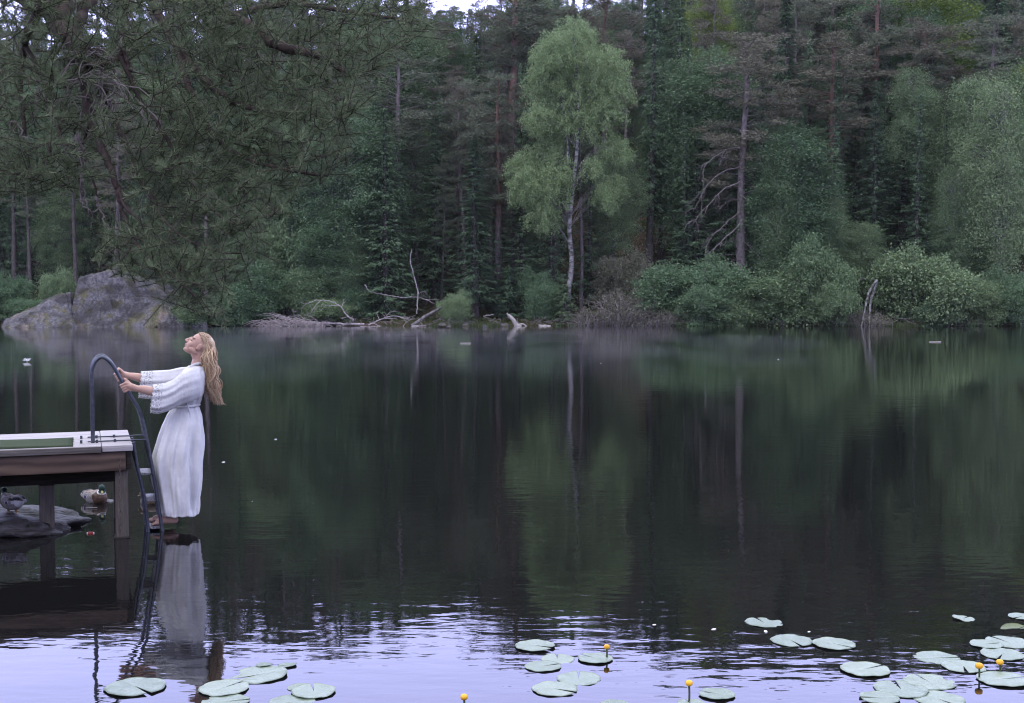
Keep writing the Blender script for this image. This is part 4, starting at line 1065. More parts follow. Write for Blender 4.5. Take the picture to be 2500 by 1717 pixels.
def ring_section(py, fx, bx, half, n=140, dv=0.0):
    """robe cross-section level with picture height py, front at fx, back at bx."""
    a, b_ = P3(fx, py, dv), P3(bx, py, dv); return (a + b_) / 2, (b_[0] - a[0]) / 2, half
FOLD = rng.uniform(0, 6.28, 12)
def folds(ph, t):
    k = (np.sin(7 * ph + FOLD[0] + .6 * np.sin(2 * t)) + .8 * np.sin(11 * ph + FOLD[1] - .8 * t) + .55 * np.sin(17 * ph + FOLD[2] + 1.2 * t) + .35 * np.sin(29 * ph + FOLD[3]) + .8 * np.sin(3 * ph + FOLD[4] + t))
    return np.sign(k) * np.abs(k) ** .85 / 2.3
def skirt_shell(rows, amp, n=150, steps=70, skew=0.0):
    y = np.array([r[0] for r in rows]); tt = np.linspace(0, 1, steps)
    yy = np.interp(tt, np.linspace(0, 1, len(rows)), y); fx = np.interp(yy, y, [r[1] for r in rows]); bx = np.interp(yy, y, [r[2] for r in rows]); hf = np.interp(yy, y, [r[3] for r in rows])
    sm = lambda v: np.convolve(np.pad(v, 3, 'edge'), np.ones(7) / 7, 'valid')
    fx, bx, hf = sm(fx), sm(bx), sm(hf)
    ph = np.arange(n) * 2 * np.pi / n; V = []
    for i in range(steps):
        c, rx, ry = ring_section(yy[i], fx[i], bx[i], hf[i])
        w1 = np.sin(5 * ph + 9 * tt[i] + FOLD[5]) * np.sin(7.5 * tt[i] - 2 * ph + FOLD[6]) + .7 * np.sin(9 * ph - 14 * tt[i] + FOLD[7]) * np.sin(3 * ph + 5 * tt[i])
        r = 1 + amp(tt[i]) * (folds(ph, tt[i] * 2.2) + .38 * w1) + .022 * np.exp(-tt[i] * 7) * np.sin(34 * ph + 3 * np.sin(4 * ph))
        x = c[0] + rx * np.cos(ph) * r; v = PV + ry * np.sin(ph) * r
        z = c[2] + (.012 * folds(ph * 1.0, 3) * tt[i] ** 6) + np.zeros(n)
        V.append(np.stack([x, v, z], 1))
    V = np.vstack(V); ii = np.arange(n * steps).reshape(steps, n); j = np.roll(ii, -1, 1)
    F = np.stack([ii[:-1].ravel(), ii[1:].ravel(), j[1:].ravel(), j[:-1].ravel()], 1)
    return (V, F)
robe = empty('robe'); robe.parent = woman
def cloth(name, ps, m_, par, th=.004):
    o = obj(name, shift(ps, *FO), m_, par); s = o.modifiers.new('t', 'SOLIDIFY'); s.thickness = th; s.offset = 0; return o
skirt_rows = [(988, 424, 484, .125), (998, 418, 487, .135), (1012, 410, 492, .155), (1035, 402, 496, .185), (1068, 388, 498, .215), (1100, 378, 497, .235), (1130, 372, 494, .245), (1165, 374, 492, .25), (1203, 383, 489, .25), (1235, 390, 486, .25), (1252, 393, 485, .25)]
cloth('skirt', [skirt_shell(skirt_rows, lambda t: .03 + .10 * min(1, t * 1.6) ** .7)], ROBE, robe)
bod_rows = [(893, 462, 490, .075), (898, 455, 497, .125), (906, 447, 501, .185), (920, 440, 503, .205), (940, 434, 502, .200), (960, 428, 497, .180), (978, 424, 491, .150), (991, 425, 485, .128)]
cloth('bodice', [skirt_shell(bod_rows, lambda t: .014 + .05 * t, steps=40)], ROBE, robe)
# crossed collar band
for s in (-1, 1):
    Q = spline([P3(491, 889, s * .012), P3(487, 888, s * .062), P3(470, 893, s * .070), P3(452, 912, s * .050), P3(437, 940, s * .01), P3(428, 968, -s * .03)], 26)
    cloth('collar', tube(Q, .011, 8), ROBE, robe)
# belt with a little knot
rr = []
for a in np.linspace(0, 2 * np.pi, 50):
    cc, rx, ry = ring_section(990, 422, 486, .135); rr.append([cc[0] + rx * 1.03 * math.cos(a), PV + ry * 1.03 * math.sin(a), cc[2] + .006 * math.cos(a)])
belt = obj('belt', shift(tube(rr, .010, 8, False), *FO), ROBE, robe)
kx = P3(459, 992, -.145); Q1 = spline([kx, kx + [.004, -.012, -.02], kx + [.012, -.006, -.06], kx + [.018, -.012, -.10]], 10); Q2 = spline([kx, kx + [-.01, -.014, .03], kx + [-.012, -.008, .062], kx + [.006, -.006, .03], kx], 14)
obj('belt_knot', shift(tube(Q1, .005, 6) + tube(Q2, .005, 6) + ball(kx, (.012, .010, .012), 10, 8), *FO), ROBE, belt)

def sleeve(rows, n=90, steps=46, t0=0.0, t1=1.0, amp=.07, seed=0, scal=0.0):
    """bell sleeve: rows of (px, top, bottom, depth v, half depth)."""
    rows = np.array(rows, float); k = len(rows) - 1; r = np.random.default_rng(seed); f = r.uniform(0, 6.28, 5)
    ph = np.arange(n) * 2 * np.pi / n; V = []
    for t in np.linspace(t0, t1, steps):
        q = [np.interp(t * k, np.arange(k + 1), rows[:, i]) for i in range(5)]
        a, b_ = L(q[0], q[1], q[3]), L(q[0], q[2], q[3]); c = (a + b_) / 2; hz = (a[2] - b_[2]) / 2
        fo = amp * t * (np.sin(5 * ph + f[0] + 1.5 * t) + .8 * np.sin(9 * ph + f[1] - 2 * t) + .6 * np.sin(14 * ph + f[2]))
        hz_ = np.sin(ph); wv = np.cos(ph) * (1 - .25 * np.clip(hz_, 0, 1))
        x = c[0] + (t > .985) * scal * (-np.abs(np.sin(ph * 11))) + .02 * (1 - hz_) * t * -.6
        V.append(np.stack([x + np.zeros(n), q[3] + q[4] * wv * (1 + fo * 1.6), c[2] + hz * hz_ * (1 + fo * .22)], 1))
    V = np.vstack(V); ii = np.arange(n * steps).reshape(steps, n); j = np.roll(ii, -1, 1)
    return (V, np.stack([ii[:-1].ravel(), ii[1:].ravel(), j[1:].ravel(), j[:-1].ravel()], 1))
vn, vf = .245, .615
near_rows = [(497, 896, 960, .36, .060), (488, 896, 972, .30, .075), (466, 901, 981, .255, .078), (444, 911, 988, .243, .070), (425, 927, 999, .24, .070), (405, 936, 1007, .24, .068), (390, 938, 1011, .24, .066), (376, 939, 1008, .24, .066)]
far_rows = [(494, 896, 955, .50, .06), (484, 895, 968, .56, .075), (462, 896, 972, .605, .078), (440, 898, 972, .62, .066), (415, 904, 974, .62, .066), (385, 906, 975, .62, .064), (365, 907, 974, .62, .062), (347, 908, 972, .62, .062)]
for rows, sd in ((near_rows, 3), (far_rows, 4)):
    s_ = cloth('sleeve', [sleeve(rows, t1=.80, seed=sd)], ROBE, robe, .003)
    cloth('lace_cuff', [sleeve(rows, t0=.795, t1=1.0, seed=sd, scal=.010, steps=24)], LACE, s_, .0025)

# ---- hair: wavy strands from the scalp down the back
hair = []
TIP = P3(526, 978)
for i in range(1000):
    th = rng.uniform(-1, 1); w_ = rng.random()
    # root on the scalp: from the hairline over the crown to the nape
    el = rng.uniform(-.35, 1.0) if i % 3 else rng.uniform(.70, 1.05)
    az = th * math.pi / 2
    # direction from skull centre in head frame: forward angle by el, side by th
    fo = math.sin(el * 1.15) * math.cos(az) if el > 0 else el * .9
    d = unit(np.array([fo * .95 - .10 * (1 - abs(th)), math.sin(az) * (1.0 if el < .7 else .92), math.cos(el) * math.cos(az) + .12]))
    rt = H(-.018, 0, .030) + HF @ (d * np.array([.097, .078, .092]))
    # flow over the back of the head
    bk = unit(np.array([-.8, math.sin(az) * .75, d[2] * .35 + .10])); mid = H(-.018, 0, .030) + HF @ (bk * np.array([.108, .086, .100]))
    j = rng.normal(size=3) * np.array([.010, .016, .012])
    s = np.clip(math.sin(az) + rng.normal() * .2, -1.1, 1.1)
    a1 = P3(511 + rng.normal() * 6, 872, s * .085); a2 = P3(513 + rng.normal() * 7 + 3 * w_, 905, s * .095); a3 = P3(517 + rng.normal() * 7, 938, s * .10); ln = rng.uniform(.2, 1.0) if i % 3 else rng.uniform(.6, 1.15)
    a4 = P3(518 + 14 * ln * ln + rng.normal() * 6, 938 + 46 * ln, s * .075)
    up_ = mid + np.array([0, 0, 0]) if d[0] > -.2 else (rt + a1) / 2
    Pp = [rt, up_, a1 + j, a2 + j, a3 + j * .7, a4]
    Q = spline(Pp, 26); tt = np.linspace(0, 1, 26)
    wvx = np.sin(tt * 15 + i % 7 * .5 + s * 2) * .015 * np.clip(tt - .25, 0, 1) * 1.6
    Q[:, 0] += wvx; Q[:, 1] += np.cos(tt * 13 + i % 5) * .006 * np.clip(tt - .3, 0, 1) * 2
    hair += tube(Q, np.interp(tt, [0, .2, .8, 1], [.0046, .0044, .0034, .0008]), 5, False)
hair += hb((-.034, 0, .036), (.086, .074, .085))
hair += capsule([H(-.07, 0, -.01), P3(509, 878), P3(513, 910), P3(516, 935)], [.060, .062, .060, .03], 16)
for p in hair[-2:]: pass
m, nt, b, o = mat('blonde_hair')
g_ = nt.nodes.new('ShaderNodeNewGeometry'); tch = nt.nodes.new('ShaderNodeTexCoord')
ha = ramp(nt, g_.outputs['Random Per Island'], [(0, (.26, .16, .095)), (.5, (.46, .32, .20)), (1, (.66, .51, .36))])
nt.links.new(ha, b.inputs['Base Color']); b.inputs['Roughness'].default_value = .42; b.inputs['Specular IOR Level'].default_value = .45
obj('hair', shift(hair, *FO), m, woman)
# ------------------------------------------------------------------ mallards
def duck_parts(neck, head, tail_up=.0, legs=False):
    """body along +x (breast at +x), standing height 0 = waterline or ground."""
    zb = .085 if not legs else .16
    ps = ball((0, 0, zb), (.175, .088, .082), 24, 16) + ball((.085, 0, zb + .005), (.095, .080, .085), 20, 14) + ball((-.10, 0, zb + .022), (.12, .066, .058), 20, 14)
    ps += capsule([(-.17, 0, zb + .03), (-.245, 0, zb + .045 + tail_up)], [.040, .012], 12)
    ps += capsule([np.array(p) + [0, 0, zb] for p in neck], np.linspace(.052, .030, len(neck)), 14)
    h = np.array(head) + [0, 0, zb]
    ps += ball(h, (.043, .033, .036), 16, 12)
    if legs:
        for s in (-1, 1):
            ps += capsule([(.01, s * .04, zb - .05), (.0, s * .042, .05), (-.005, s * .042, .008)], [.018, .009, .007], 8) + ball((.02, s * .042, .006), (.035, .022, .006), 10, 6)
    for s in (-1, 1):   # folded wings
        ps += ball((-.03, s * .070, zb + .028), (.15, .026, .050), 18, 12)
    return ps, h, zb
dk = {}
for k_, c0, c1, sc in [('grey', (.17, .155, .15), (.33, .31, .31), 45), ('brown', (.045, .026, .02), (.10, .06, .045), 30), ('green', (.008, .030, .024), (.018, .06, .05), 20), ('white', (.50, .49, .50), (.66, .65, .67), 20), ('dark', (.02, .018, .022), (.06, .052, .055), 30), ('violet', (.05, .03, .10), (.10, .06, .18), 20), ('bill', (.26, .24, .10), (.36, .33, .16), 20), ('mottled', (.06, .045, .035), (.24, .19, .15), 55), ('leg', (.40, .16, .04), (.5, .22, .06), 20)]:
    dk[k_] = grainy('duck_' + k_, [(.35, c0), (.62, c1)], sc, None, .65, .3, .002)
ORDER = ['grey', 'brown', 'green', 'white', 'dark', 'violet', 'mottled', 'leg']
def duck(label, loc, rz, neck, head, beak_dir, legs=False, tail_up=.0, hen=False, scale=1.0):
    ps, h, zb = duck_parts(neck, head, tail_up, legs)
    me = fused('mallard', ps, .0065, 2)
    for k in ORDER: me.materials.append(dk[k])
    c = centres(me); x, y, z = c[:, 0], c[:, 1], c[:, 2]; r = np.random.default_rng(3).normal(size=len(c))
    mi = np.zeros(len(c), np.int32)
    dh = np.linalg.norm(c - h, axis=1); nb = np.array(neck[-1]) + [0, 0, zb]; n1 = np.array(neck[len(neck) // 2]) + [0, 0, zb]
    mi[(x > .075)] = 1; mi[(x < -.155)] = 3; mi[(x < -.10) & (z > zb + .045)] = 4
    mi[(np.abs(y) > .070) & (x > -.085) & (x < -.03) & (z > zb - .002) & (z < zb + .028)] = 5
    mi[(np.abs(y) > .066) & (((x > -.098) & (x < -.086)) | ((x > -.028) & (x < -.018))) & (z > zb - .002) & (z < zb + .030)] = 3
    mi[(z > zb + .062) & (x > -.1) & (x < .07)] = 6
    an = np.linalg.norm(c - n1, axis=1); hd = (dh < .062) | (np.linalg.norm(c - nb, axis=1) < .04)
    mi[hd & (dh < .075)] = 2
    rg = (np.abs(dh - .070) < .008) & (an < .07); mi[rg] = 3
    if hen: mi[:] = 6
    if legs: mi[z < .075] = 7
    me.polygons.foreach_set('material_index', mi)
    o = bpy.data.objects.new('mallard', me); COL.objects.link(o); o.location = loc; o.rotation_euler = (0, 0, rz); o.scale = (scale,) * 3
    tag(o, label, 'duck', 'mallards by the jetty')
    bd = unit(np.array(beak_dir, float)); S = unit(np.cross(bd, [0, 0, 1])); U = np.cross(S, bd); M = np.stack([bd, S, U], 1)
    obj('bill', ball(h + bd * .052 - U * .006, (.032, .014, .008), 12, 8, M), dk['bill'], o)
    for s in (-1, 1): obj('eye', ball(h + S * s * .030 + bd * .014 + U * .008, .005, 8, 6), dk['dark'], o)
    return o
p = on_level(233, 1226, 0)
duck('green headed mallard floating between the jetty posts, bill turned to its breast', (p[0], p[1], -.03), R(-40), [(.10, 0, .03), (.135, 0, .075), (.140, -.004, .105)], (.150, -.008, .125), (.45, -.25, -.55), scale=.86)
p = L(30, 1240, .78)
duck('preening mallard standing on the flat rock, head cut by the left edge', W(p[0], .78, .10), TH + R(180 - 62), [(.12, 0, .03), (.175, 0, .045), (.205, -.01, .085)], (.225, -.02, .11), (.55, -.3, .5), True, .0, scale=.78)
p = on_level(372, 1229, 0)
duck('grey brown duck swimming half hidden behind the ladder', (p[0], p[1], -.045), R(160), [(.11, 0, .03), (.15, 0, .07)], (.165, 0, .10), (.8, 0, -.3), tail_up=.07, hen=True, scale=.70)

# ------------------------------------------------------------------ yellow water lilies
m, nt, b, o = mat('lily_leaf')
oi = nt.nodes.new('ShaderNodeObjectInfo'); nf = noise(nt, 14, 4)
ad = nt.nodes.new('ShaderNodeMath'); ad.operation = 'MULTIPLY_ADD'; nt.links.new(oi.outputs['Random'], ad.inputs[0]); ad.inputs[1].default_value = .35; nt.links.new(nf, ad.inputs[2])
nt.links.new(ramp(nt, ad.outputs[0], [(.3, (.11, .155, .105)), (.6, (.165, .215, .15)), (.9, (.215, .265, .19))]), b.inputs['Base Color'])
b.inputs['Roughness'].default_value = .32; b.inputs['Specular IOR Level'].default_value = .6; b.inputs['Coat Weight'].default_value = .2; b.inputs['Coat Roughness'].default_value = .25
bp = nt.nodes.new('ShaderNodeBump'); bp.inputs['Distance'].default_value = .004; nt.links.new(noise(nt, 22, 3), bp.inputs['Height']); nt.links.new(bp.outputs[0], b.inputs['Normal'])
PAD = m
PAD_DARK = grainy('dark_lily_leaf', [(.3, (.05, .075, .02)), (.7, (.10, .125, .04))], 12, None, .45, .5, .003)
def pad_mesh(seed, curl=.0):
    r = np.random.default_rng(seed); n = 72; cut = r.uniform(.04, .10); ph = np.linspace(cut, 2 * np.pi - cut, n); k = 9
    edge = (1.18 + .10 * np.cos(ph) ) * (1 + .018 * np.sin(ph * 5 + r.uniform(0, 6)) + .012 * np.sin(ph * 13 + r.uniform(0, 6))); f = r.uniform(0, 6, 4)
    rows = []
    for i in range(k + 1):
        t = i / k; rad = t * edge; notch = 1.0
        x = np.cos(ph) * rad * .43; y = np.sin(ph) * rad * .41
        z = .003 + .006 * t ** 3 * np.sin(ph * 3 + f[0]) + .006 * t ** 4 * np.sin(ph * 7 + f[1]) + curl * t ** 2 * np.maximum(0, np.sin(ph + f[2])) + .004 * np.cos(np.minimum(ph, 2 * np.pi - ph) * 1) * t - .004 * np.exp(-(np.sin(ph) * rad * 9) ** 2)
        rows.append(np.stack([x, y, z + .002], 1))
    V = np.vstack(rows); ii = np.arange(n * (k + 1)).reshape(k + 1, n)
    F = np.stack([ii[:-1, :-1].ravel(), ii[1:, :-1].ravel(), ii[1:, 1:].ravel(), ii[:-1, 1:].ravel()], 1)
    B = V.copy(); B[:, 2] -= .004
    ring = np.concatenate([ii[:, 0], ii[-1, 1:], ii[::-1, -1][1:]]); N = len(V); r2 = np.roll(ring, -1)
    return mesh_of('lily_pad', [(np.vstack([V, B]), np.vstack([F, F[:, ::-1] + N, np.stack([ring, r2, r2 + N, ring + N], 1)[:-1]]))])
pads = [
 (1867, 1519, 91, 0, 'lone lily pad farthest out on dark water, topmost of the right cluster'), (1930, 1562, 100, 0, 'lily pad touching its right neighbour on dark water, left one of the pair'),
 (2032, 1571, 101, 0, 'right one of the two touching lily pads below the lone far pad'), (2351, 1509, 50, .10, 'small lily pad with curled edge far out at right'),
 (2497, 1504, 60, 0, 'pale lily pad cut by the right edge, uppermost there'), (1302, 1576, 98, 0, 'lily pad with ragged back edge at the dark boundary, left of the first yellow bud'),
 (1362, 1608, 84, 0, 'lily pad partly lying behind another, left of the bud on its green stem'), (1322, 1626, 90, 0, 'lily pad overlapping the one behind it, left of the bud on its green stem'),
 (1456, 1608, 86, 0, 'lily pad directly at the foot of the green stemmed yellow bud'), (1413, 1656, 110, 0, 'broad lily pad lying behind the lowest one in the middle cluster'),
 (1350, 1680, 112, 0, 'lowest broad lily pad of the middle cluster'), (1754, 1695, 87, 0, 'lily pad right of the tall black stemmed bud'),
 (1502, 1716, 72, 0, 'lily pad cut by the bottom edge left of the tall bud'), (1690, 1719, 72, 0, 'lily pad cut by the bottom edge at the foot of the tall bud'),
 (2109, 1635, 115, 0, 'large lily pad with a crease, alone among the ripples'), (2282, 1604, 102, 0, 'lily pad above left of the bud that lies on a pad edge'),
 (2352, 1625, 98, 0, 'lily pad with a yellow bud standing at its right end'), (2405, 1573, 72, .03, 'narrow lily pad tucked under its right neighbour'),
 (2465, 1567, 98, 0, 'uppermost whole lily pad of the right edge trio'), (2448, 1595, 96, 0, 'lily pad just above the round bud at right'),
 (2443, 1659, 112, 0, 'large lily pad alone below the two right hand buds'), (2272, 1664, 120, 0, 'lily pad at the back of the big pale raft at lower right'),
 (2201, 1683, 125, 0, 'widest lily pad of the big pale raft at lower right'), (2151, 1704, 92, 0, 'lower left lily pad of the big pale raft'),
 (2288, 1703, 118, 0, 'lower right lily pad of the big pale raft'), (328, 1674, 142, 0, 'large lily pad by the wavy reflection of the handrail'),
 (543, 1681, 118, 0, 'large round lily pad under the reflected hair'), (545, 1711, 114, 0, 'lily pad cut by the bottom edge below the round one'),
 (638, 1645, 135, .02, 'long tilted lily pad below two small pointed leaves'), (647, 1624, 40, .06, 'small pointed leaf left, above the long tilted pad'),
 (704, 1622, 44, .06, 'small pointed leaf right, above the long tilted pad'), (733, 1677, 58, .02, 'small lily pad at the top of the lower left raft'),
 (766, 1689, 108, 0, 'right hand lily pad of the lower left raft'), (716, 1711, 112, 0, 'lily pad cut by the bottom edge in the lower left raft')]
pms = [pad_mesh(s) for s in range(6)] + [pad_mesh(9, .07)]
for i, (px, py, w_, cu, lb) in enumerate(pads):
    p = on_level(px, py, .006); s = w_ * np.linalg.norm(p[:2]) / F_PX
    o = bpy.data.objects.new('lily_pad', pms[6] if cu > .05 else pms[i % 6])
    if not pms[6 if cu > .05 else i % 6].materials: pms[6 if cu > .05 else i % 6].materials.append(PAD)
    COL.objects.link(o); a = rng.uniform(0, 6.28)
    o.location = (p[0], p[1], .001 + .0035 * (i % 3)); o.rotation_euler = (rng.normal() * .008, rng.normal() * .008 + (.05 if cu == .02 else 0), a); o.scale = (s, s * 1.02, s if cu < .05 else s * 1.4)
    tag(o, lb, 'lily pad', 'floating lily pads')
p = on_level(2474, 1536, 0)
tag(obj('lily_pad', pad_mesh(20, .12), PAD_DARK, None, loc=(p[0], p[1], -.002), rz=.4), 'dark olive half sunk lily leaf at the right edge', 'lily pad', 'floating lily pads').scale = (.17, .12, .16)
YEL = grainy('yellow_petal', [(.3, (.62, .30, .015)), (.7, (.80, .46, .03))], 20, None, .5, .4)
STEM = grainy('lily_stem', [(.3, (.03, .045, .015)), (.7, (.07, .085, .03))], 20, None, .5, .4)
for px, py, hp, r_, lb in [(1481, 1580, 28, .015, 'yellow lily bud on a green stem over a pad, farthest left of the clear ones'), (1682, 1669, 46, .017, 'yellow lily bud on a tall dark stem rising from pale water'),
                           (2390, 1627, 30, .019, 'open yellow lily bud at the end of a pad, left of the pair at right'), (2441, 1618, 20, .018, 'yellow lily bud right of the pair, over dark water'), (1133, 1703, 40, .017, 'yellow lily bud at the bottom edge, alone in pale water')]:
    base = on_level(px, py + hp, 0); top_ = at(px, py, base[1]); t = empty('water_lily', base); z = top_[2]
    tag(t, lb, 'water lily', 'yellow water lily buds')
    obj('stem', tube([(0, 0, -.1), (.002, 0, z * .5), (0, 0, z)], [.0055, .005, .005], 8), STEM, t)
    fl = ball((0, 0, z), (r_ * .8, r_ * .8, r_ * .72), 14, 10)
    for k in range(5):
        a = k * 1.2566; M = np.array([[math.cos(a), -math.sin(a), 0], [math.sin(a), math.cos(a), 0], [0, 0, 1]])
        fl += ball((math.cos(a) * r_ * .38, math.sin(a) * r_ * .38, z + r_ * .12), (r_ * .68, r_ * .72, r_ * .78), 12, 10, M)
    obj('flower', fl, YEL, t)

# ------------------------------------------------------------------ things afloat
WHITE = grainy('white_petal', [(.3, (.62, .62, .64)), (.7, (.8, .8, .82))], 30, None, .7, .3)
def fleck(px, py, s, lb, cat='petal', m_=WHITE, name='petal', el=(1, .6, .25), grp='white flecks on the lake'):
    p = on_level(px, py, 0); w_ = s * p[1] / F_PX / 2
    me = rock_mesh(w_ * el[0], w_ * el[1], w_ * el[2], int(px), .25, 2, None, 2)
    tag(obj(name, me, m_, None, loc=(p[0], p[1], w_ * .1), rz=rng.uniform(0, 3)), lb, cat, grp)
fleck(673, 1073, 7, 'round white petal floating in the dark middle water')
fleck(545, 1129, 9, 'white three cornered petal floating right of the woman')
fleck(1467, 887, 5, 'tiny white fleck in the mist, below the birch')
fleck(1900, 878, 7, 'tiny white fleck far out in the right half of the lake')
fleck(616, 1224, 4, 'tiny pale fleck right of the robe hem')
fleck(1597, 1526, 10, 'small white petal near the ripple edge left of the pads')
fleck(1869, 1543, 17, 'small flat white leaf scrap under the lone far pad')
fleck(1975, 1543, 10, 'white petal above the gap of the touching pads')
fleck(1743, 1537, 14, 'white petal left of the lone far lily pad')
fleck(522, 985, 4, 'tiny fleck near the hair tips') if False else None
fleck(77, 1228, 12, 'small white feather tuft lying on the flat rock', 'feather', name='feather') if False else None
# a curled white feather out on the water at left
p = on_level(66, 884, 0); fe = []
for k in range(26):
    a = k / 25 * 3.0 - 1.5; fe += tube(spline([[0, 0, .02], [math.sin(a) * .05, math.cos(a) * .03, .05], [math.sin(a * 1.7 + k) * .12, math.cos(a * 2) * .07, .06 + .06 * math.cos(a * 1.3)]], 6), np.linspace(.010, .004, 6), 4, False)
tag(obj('feather', fe, WHITE, None, loc=p), 'fluffy white feather floating in front of the rock reflection', 'feather')
RED = grainy('red_plastic', [(.3, (.26, .02, .025)), (.7, (.36, .04, .04))], 10, None, .4, .5)
p = on_level(221, 1303, 0); fb = empty('fishing_float', p, .2); tag(fb, 'small red float with pale ends beside the jetty post', 'float')
obj('barrel', tube([(-.021, 0, .004), (-.019, 0, .004), (.019, 0, .004), (.021, 0, .004)], [.008, .011, .011, .008], 12), RED, fb)
for s in (-1, 1): obj('cap', ball((s * .024, 0, .004), (.007, .008, .008), 10, 8), WHITE, fb)
p = on_level(222, 1242, 0)
tag(obj('twig', tube(wob((-.05, 0, .006), (.055, .004, .008), 8, .001), .004, 6), DEAD_WOOD, None, loc=p, rz=.1), 'short pale stick floating at the tip of the flat rock', 'twig')
p = on_level(2283, 836, 0)
tag(obj('twig', tube(wob((-.28, 0, .01), (.28, .0, .02), 8, .003), .03, 6), PALE_WOOD, None, loc=p), 'short pale stick afloat far out near the right shore', 'twig')
p = on_level(1136, 839, 0)
tag(obj('twig', tube(wob((-.24, 0, .01), (.24, .0, .02), 8, .003), .025, 6), PALE_WOOD, None, loc=p), 'short pale stick afloat before the grassy bank', 'twig')

# ------------------------------------------------------------------ the rock outcrop on the left shore
m, nt, b, o = mat('lichened_granite')
n1 = noise(nt, .9, 9, None, .65); n2 = noise(nt, 5, 8, None, .65); n3 = noise(nt, .42, 5)
c1 = ramp(nt, n2, [(.30, (.024, .022, .027)), (.48, (.068, .064, .076)), (.66, (.125, .12, .14)), (.8, (.26, .25, .28))])
c2 = ramp(nt, n2, [(.3, (.035, .035, .018)), (.7, (.10, .088, .045))])
c3 = ramp(nt, n2, [(.3, (.075, .058, .052)), (.7, (.17, .135, .12))])
mx = nt.nodes.new('ShaderNodeMix'); mx.data_type = 'RGBA'; nt.links.new(ramp(nt, n3, [(.55, (0, 0, 0)), (.68, (1, 1, 1))]), mx.inputs[0]); nt.links.new(c1, mx.inputs[6]); nt.links.new(c3, mx.inputs[7])
mx2 = nt.nodes.new('ShaderNodeMix'); mx2.data_type = 'RGBA'; nt.links.new(ramp(nt, n1, [(.50, (0, 0, 0)), (.60, (1, 1, 1))]), mx2.inputs[0]); nt.links.new(mx.outputs[2], mx2.inputs[6]); nt.links.new(c2, mx2.inputs[7])
nt.links.new(mx2.outputs[2], b.inputs['Base Color']); b.inputs['Roughness'].default_value = .85
vo = nt.nodes.new('ShaderNodeTexVoronoi'); vo.feature = 'DISTANCE_TO_EDGE'; vo.inputs['Scale'].default_value = .55
tcv = nt.nodes.new('ShaderNodeTexCoord'); mpv = nt.nodes.new('ShaderNodeMapping'); mpv.inputs['Rotation'].default_value = (.3, .6, .2); mpv.inputs['Scale'].default_value = (1, 1, 1.7)
nv_ = nt.nodes.new('ShaderNodeVectorMath'); nv_.operation = 'MULTIPLY_ADD'; nzc = nt.nodes.new('ShaderNodeTexNoise'); nzc.inputs['Scale'].default_value = 1.3
nt.links.new(tcv.outputs['Object'], nzc.inputs['Vector']); nt.links.new(nzc.outputs['Color'], nv_.inputs[0]); nv_.inputs[1].default_value = (.9, .9, .9); nt.links.new(tcv.outputs['Object'], nv_.inputs[2])
nt.links.new(nv_.outputs[0], mpv.inputs[0]); nt.links.new(mpv.outputs[0], vo.inputs['Vector'])
mx3 = nt.nodes.new('ShaderNodeMix'); mx3.data_type = 'RGBA'; mx3.blend_type = 'MULTIPLY'; mx3.inputs[0].default_value = 1
shade_n = noise(nt, .55, 3, None, .5, (1, 1, 1.6)); mx4 = nt.nodes.new('ShaderNodeMix'); mx4.data_type = 'RGBA'; mx4.blend_type = 'MULTIPLY'; mx4.inputs[0].default_value = 1   # broad dark patches: shade of an overhung face put into the rock colour
nt.links.new(mx2.outputs[2], mx4.inputs[6]); nt.links.new(ramp(nt, shade_n, [(.42, (.35, .34, .37)), (.54, (1, 1, 1))]), mx4.inputs[7]); nt.links.new(mx4.outputs[2], mx3.inputs[6]); nt.links.new(ramp(nt, vo.outputs['Distance'], [(.0, (.5, .48, .48)), (.03, (1, 1, 1))]), mx3.inputs[7]); nt.links.new(mx3.outputs[2], b.inputs['Base Color'])
bp = nt.nodes.new('ShaderNodeBump'); bp.inputs['Distance'].default_value = .05; nt.links.new(n2, bp.inputs['Height']); nt.links.new(bp.outputs[0], b.inputs['Normal'])
GRANITE = m
RY = 91.0; K = RY / F_PX
gx_ = np.linspace(-8.2, 8.2, 300); gd = np.linspace(-.6, 9.5, 150); X, D_ = np.meshgrid(gx_, gd)
rr_ = np.random.default_rng(11)
def lump(f, ph): return np.sin(X * f + ph) * np.sin(D_ * f * 1.3 + ph * 2) + .6 * np.sin(X * f * 1.9 - D_ * f * .8 + ph * 3)
wx = X + .16 * lump(1.3, 1) + .05 * lump(4, 2); wd_ = D_ + .2 * lump(1.1, 4) + .06 * lump(3.7, 5)
def block(top, planes):
    z = top + np.zeros_like(X)
    for a, b_, c in planes: z = np.minimum(z, a * wx + b_ * wd_ + c)
    return z
blocks = [block(3.4 + .12 * wx, [(.62, .28, 4.4), (-5, .2, -11.5), (.1, 1.15, .35), (.45, -.2, 5.2)]),          # long slab sloping into the water
          block(1.3, [(.5, .2, 3.2), (-.9, .4, -2.2), (.0, .9, .3)]),
          block(5.0 + .25 * wx, [(6, .3, 16.5), (-1.1, .5, 4.6), (.3, 2.6, -2.2), (-.2, -.5, 8.3)]),                    # tall block
          block(5.0 - .2 * wx, [(3, 0, 4.0), (-.95, .3, 6.3), (0, 2.1, -3.6)]),
          block(3.9, [(4, .2, 10.6), (-3.5, .3, 3.2), (.9, 1.9, -.4), (.55, .3, 3.1)]),                              # dark overhung face
          block(2.9 - .10 * wx, [(.72, .16, .95), (-.62, .25, 4.6), (.05, 1.35, .25), (.2, .2, 2.3)]),               # front slab with the diagonal edge
          block(3.7 - .25 * wx, [(1.6, .1, -1.6), (-.8, .2, 5.0), (0, 1.6, -1.2)]),
          block(1.5, [(1.2, 0, -5.0), (-.9, .2, 7.4), (0, 1.1, .4)])]
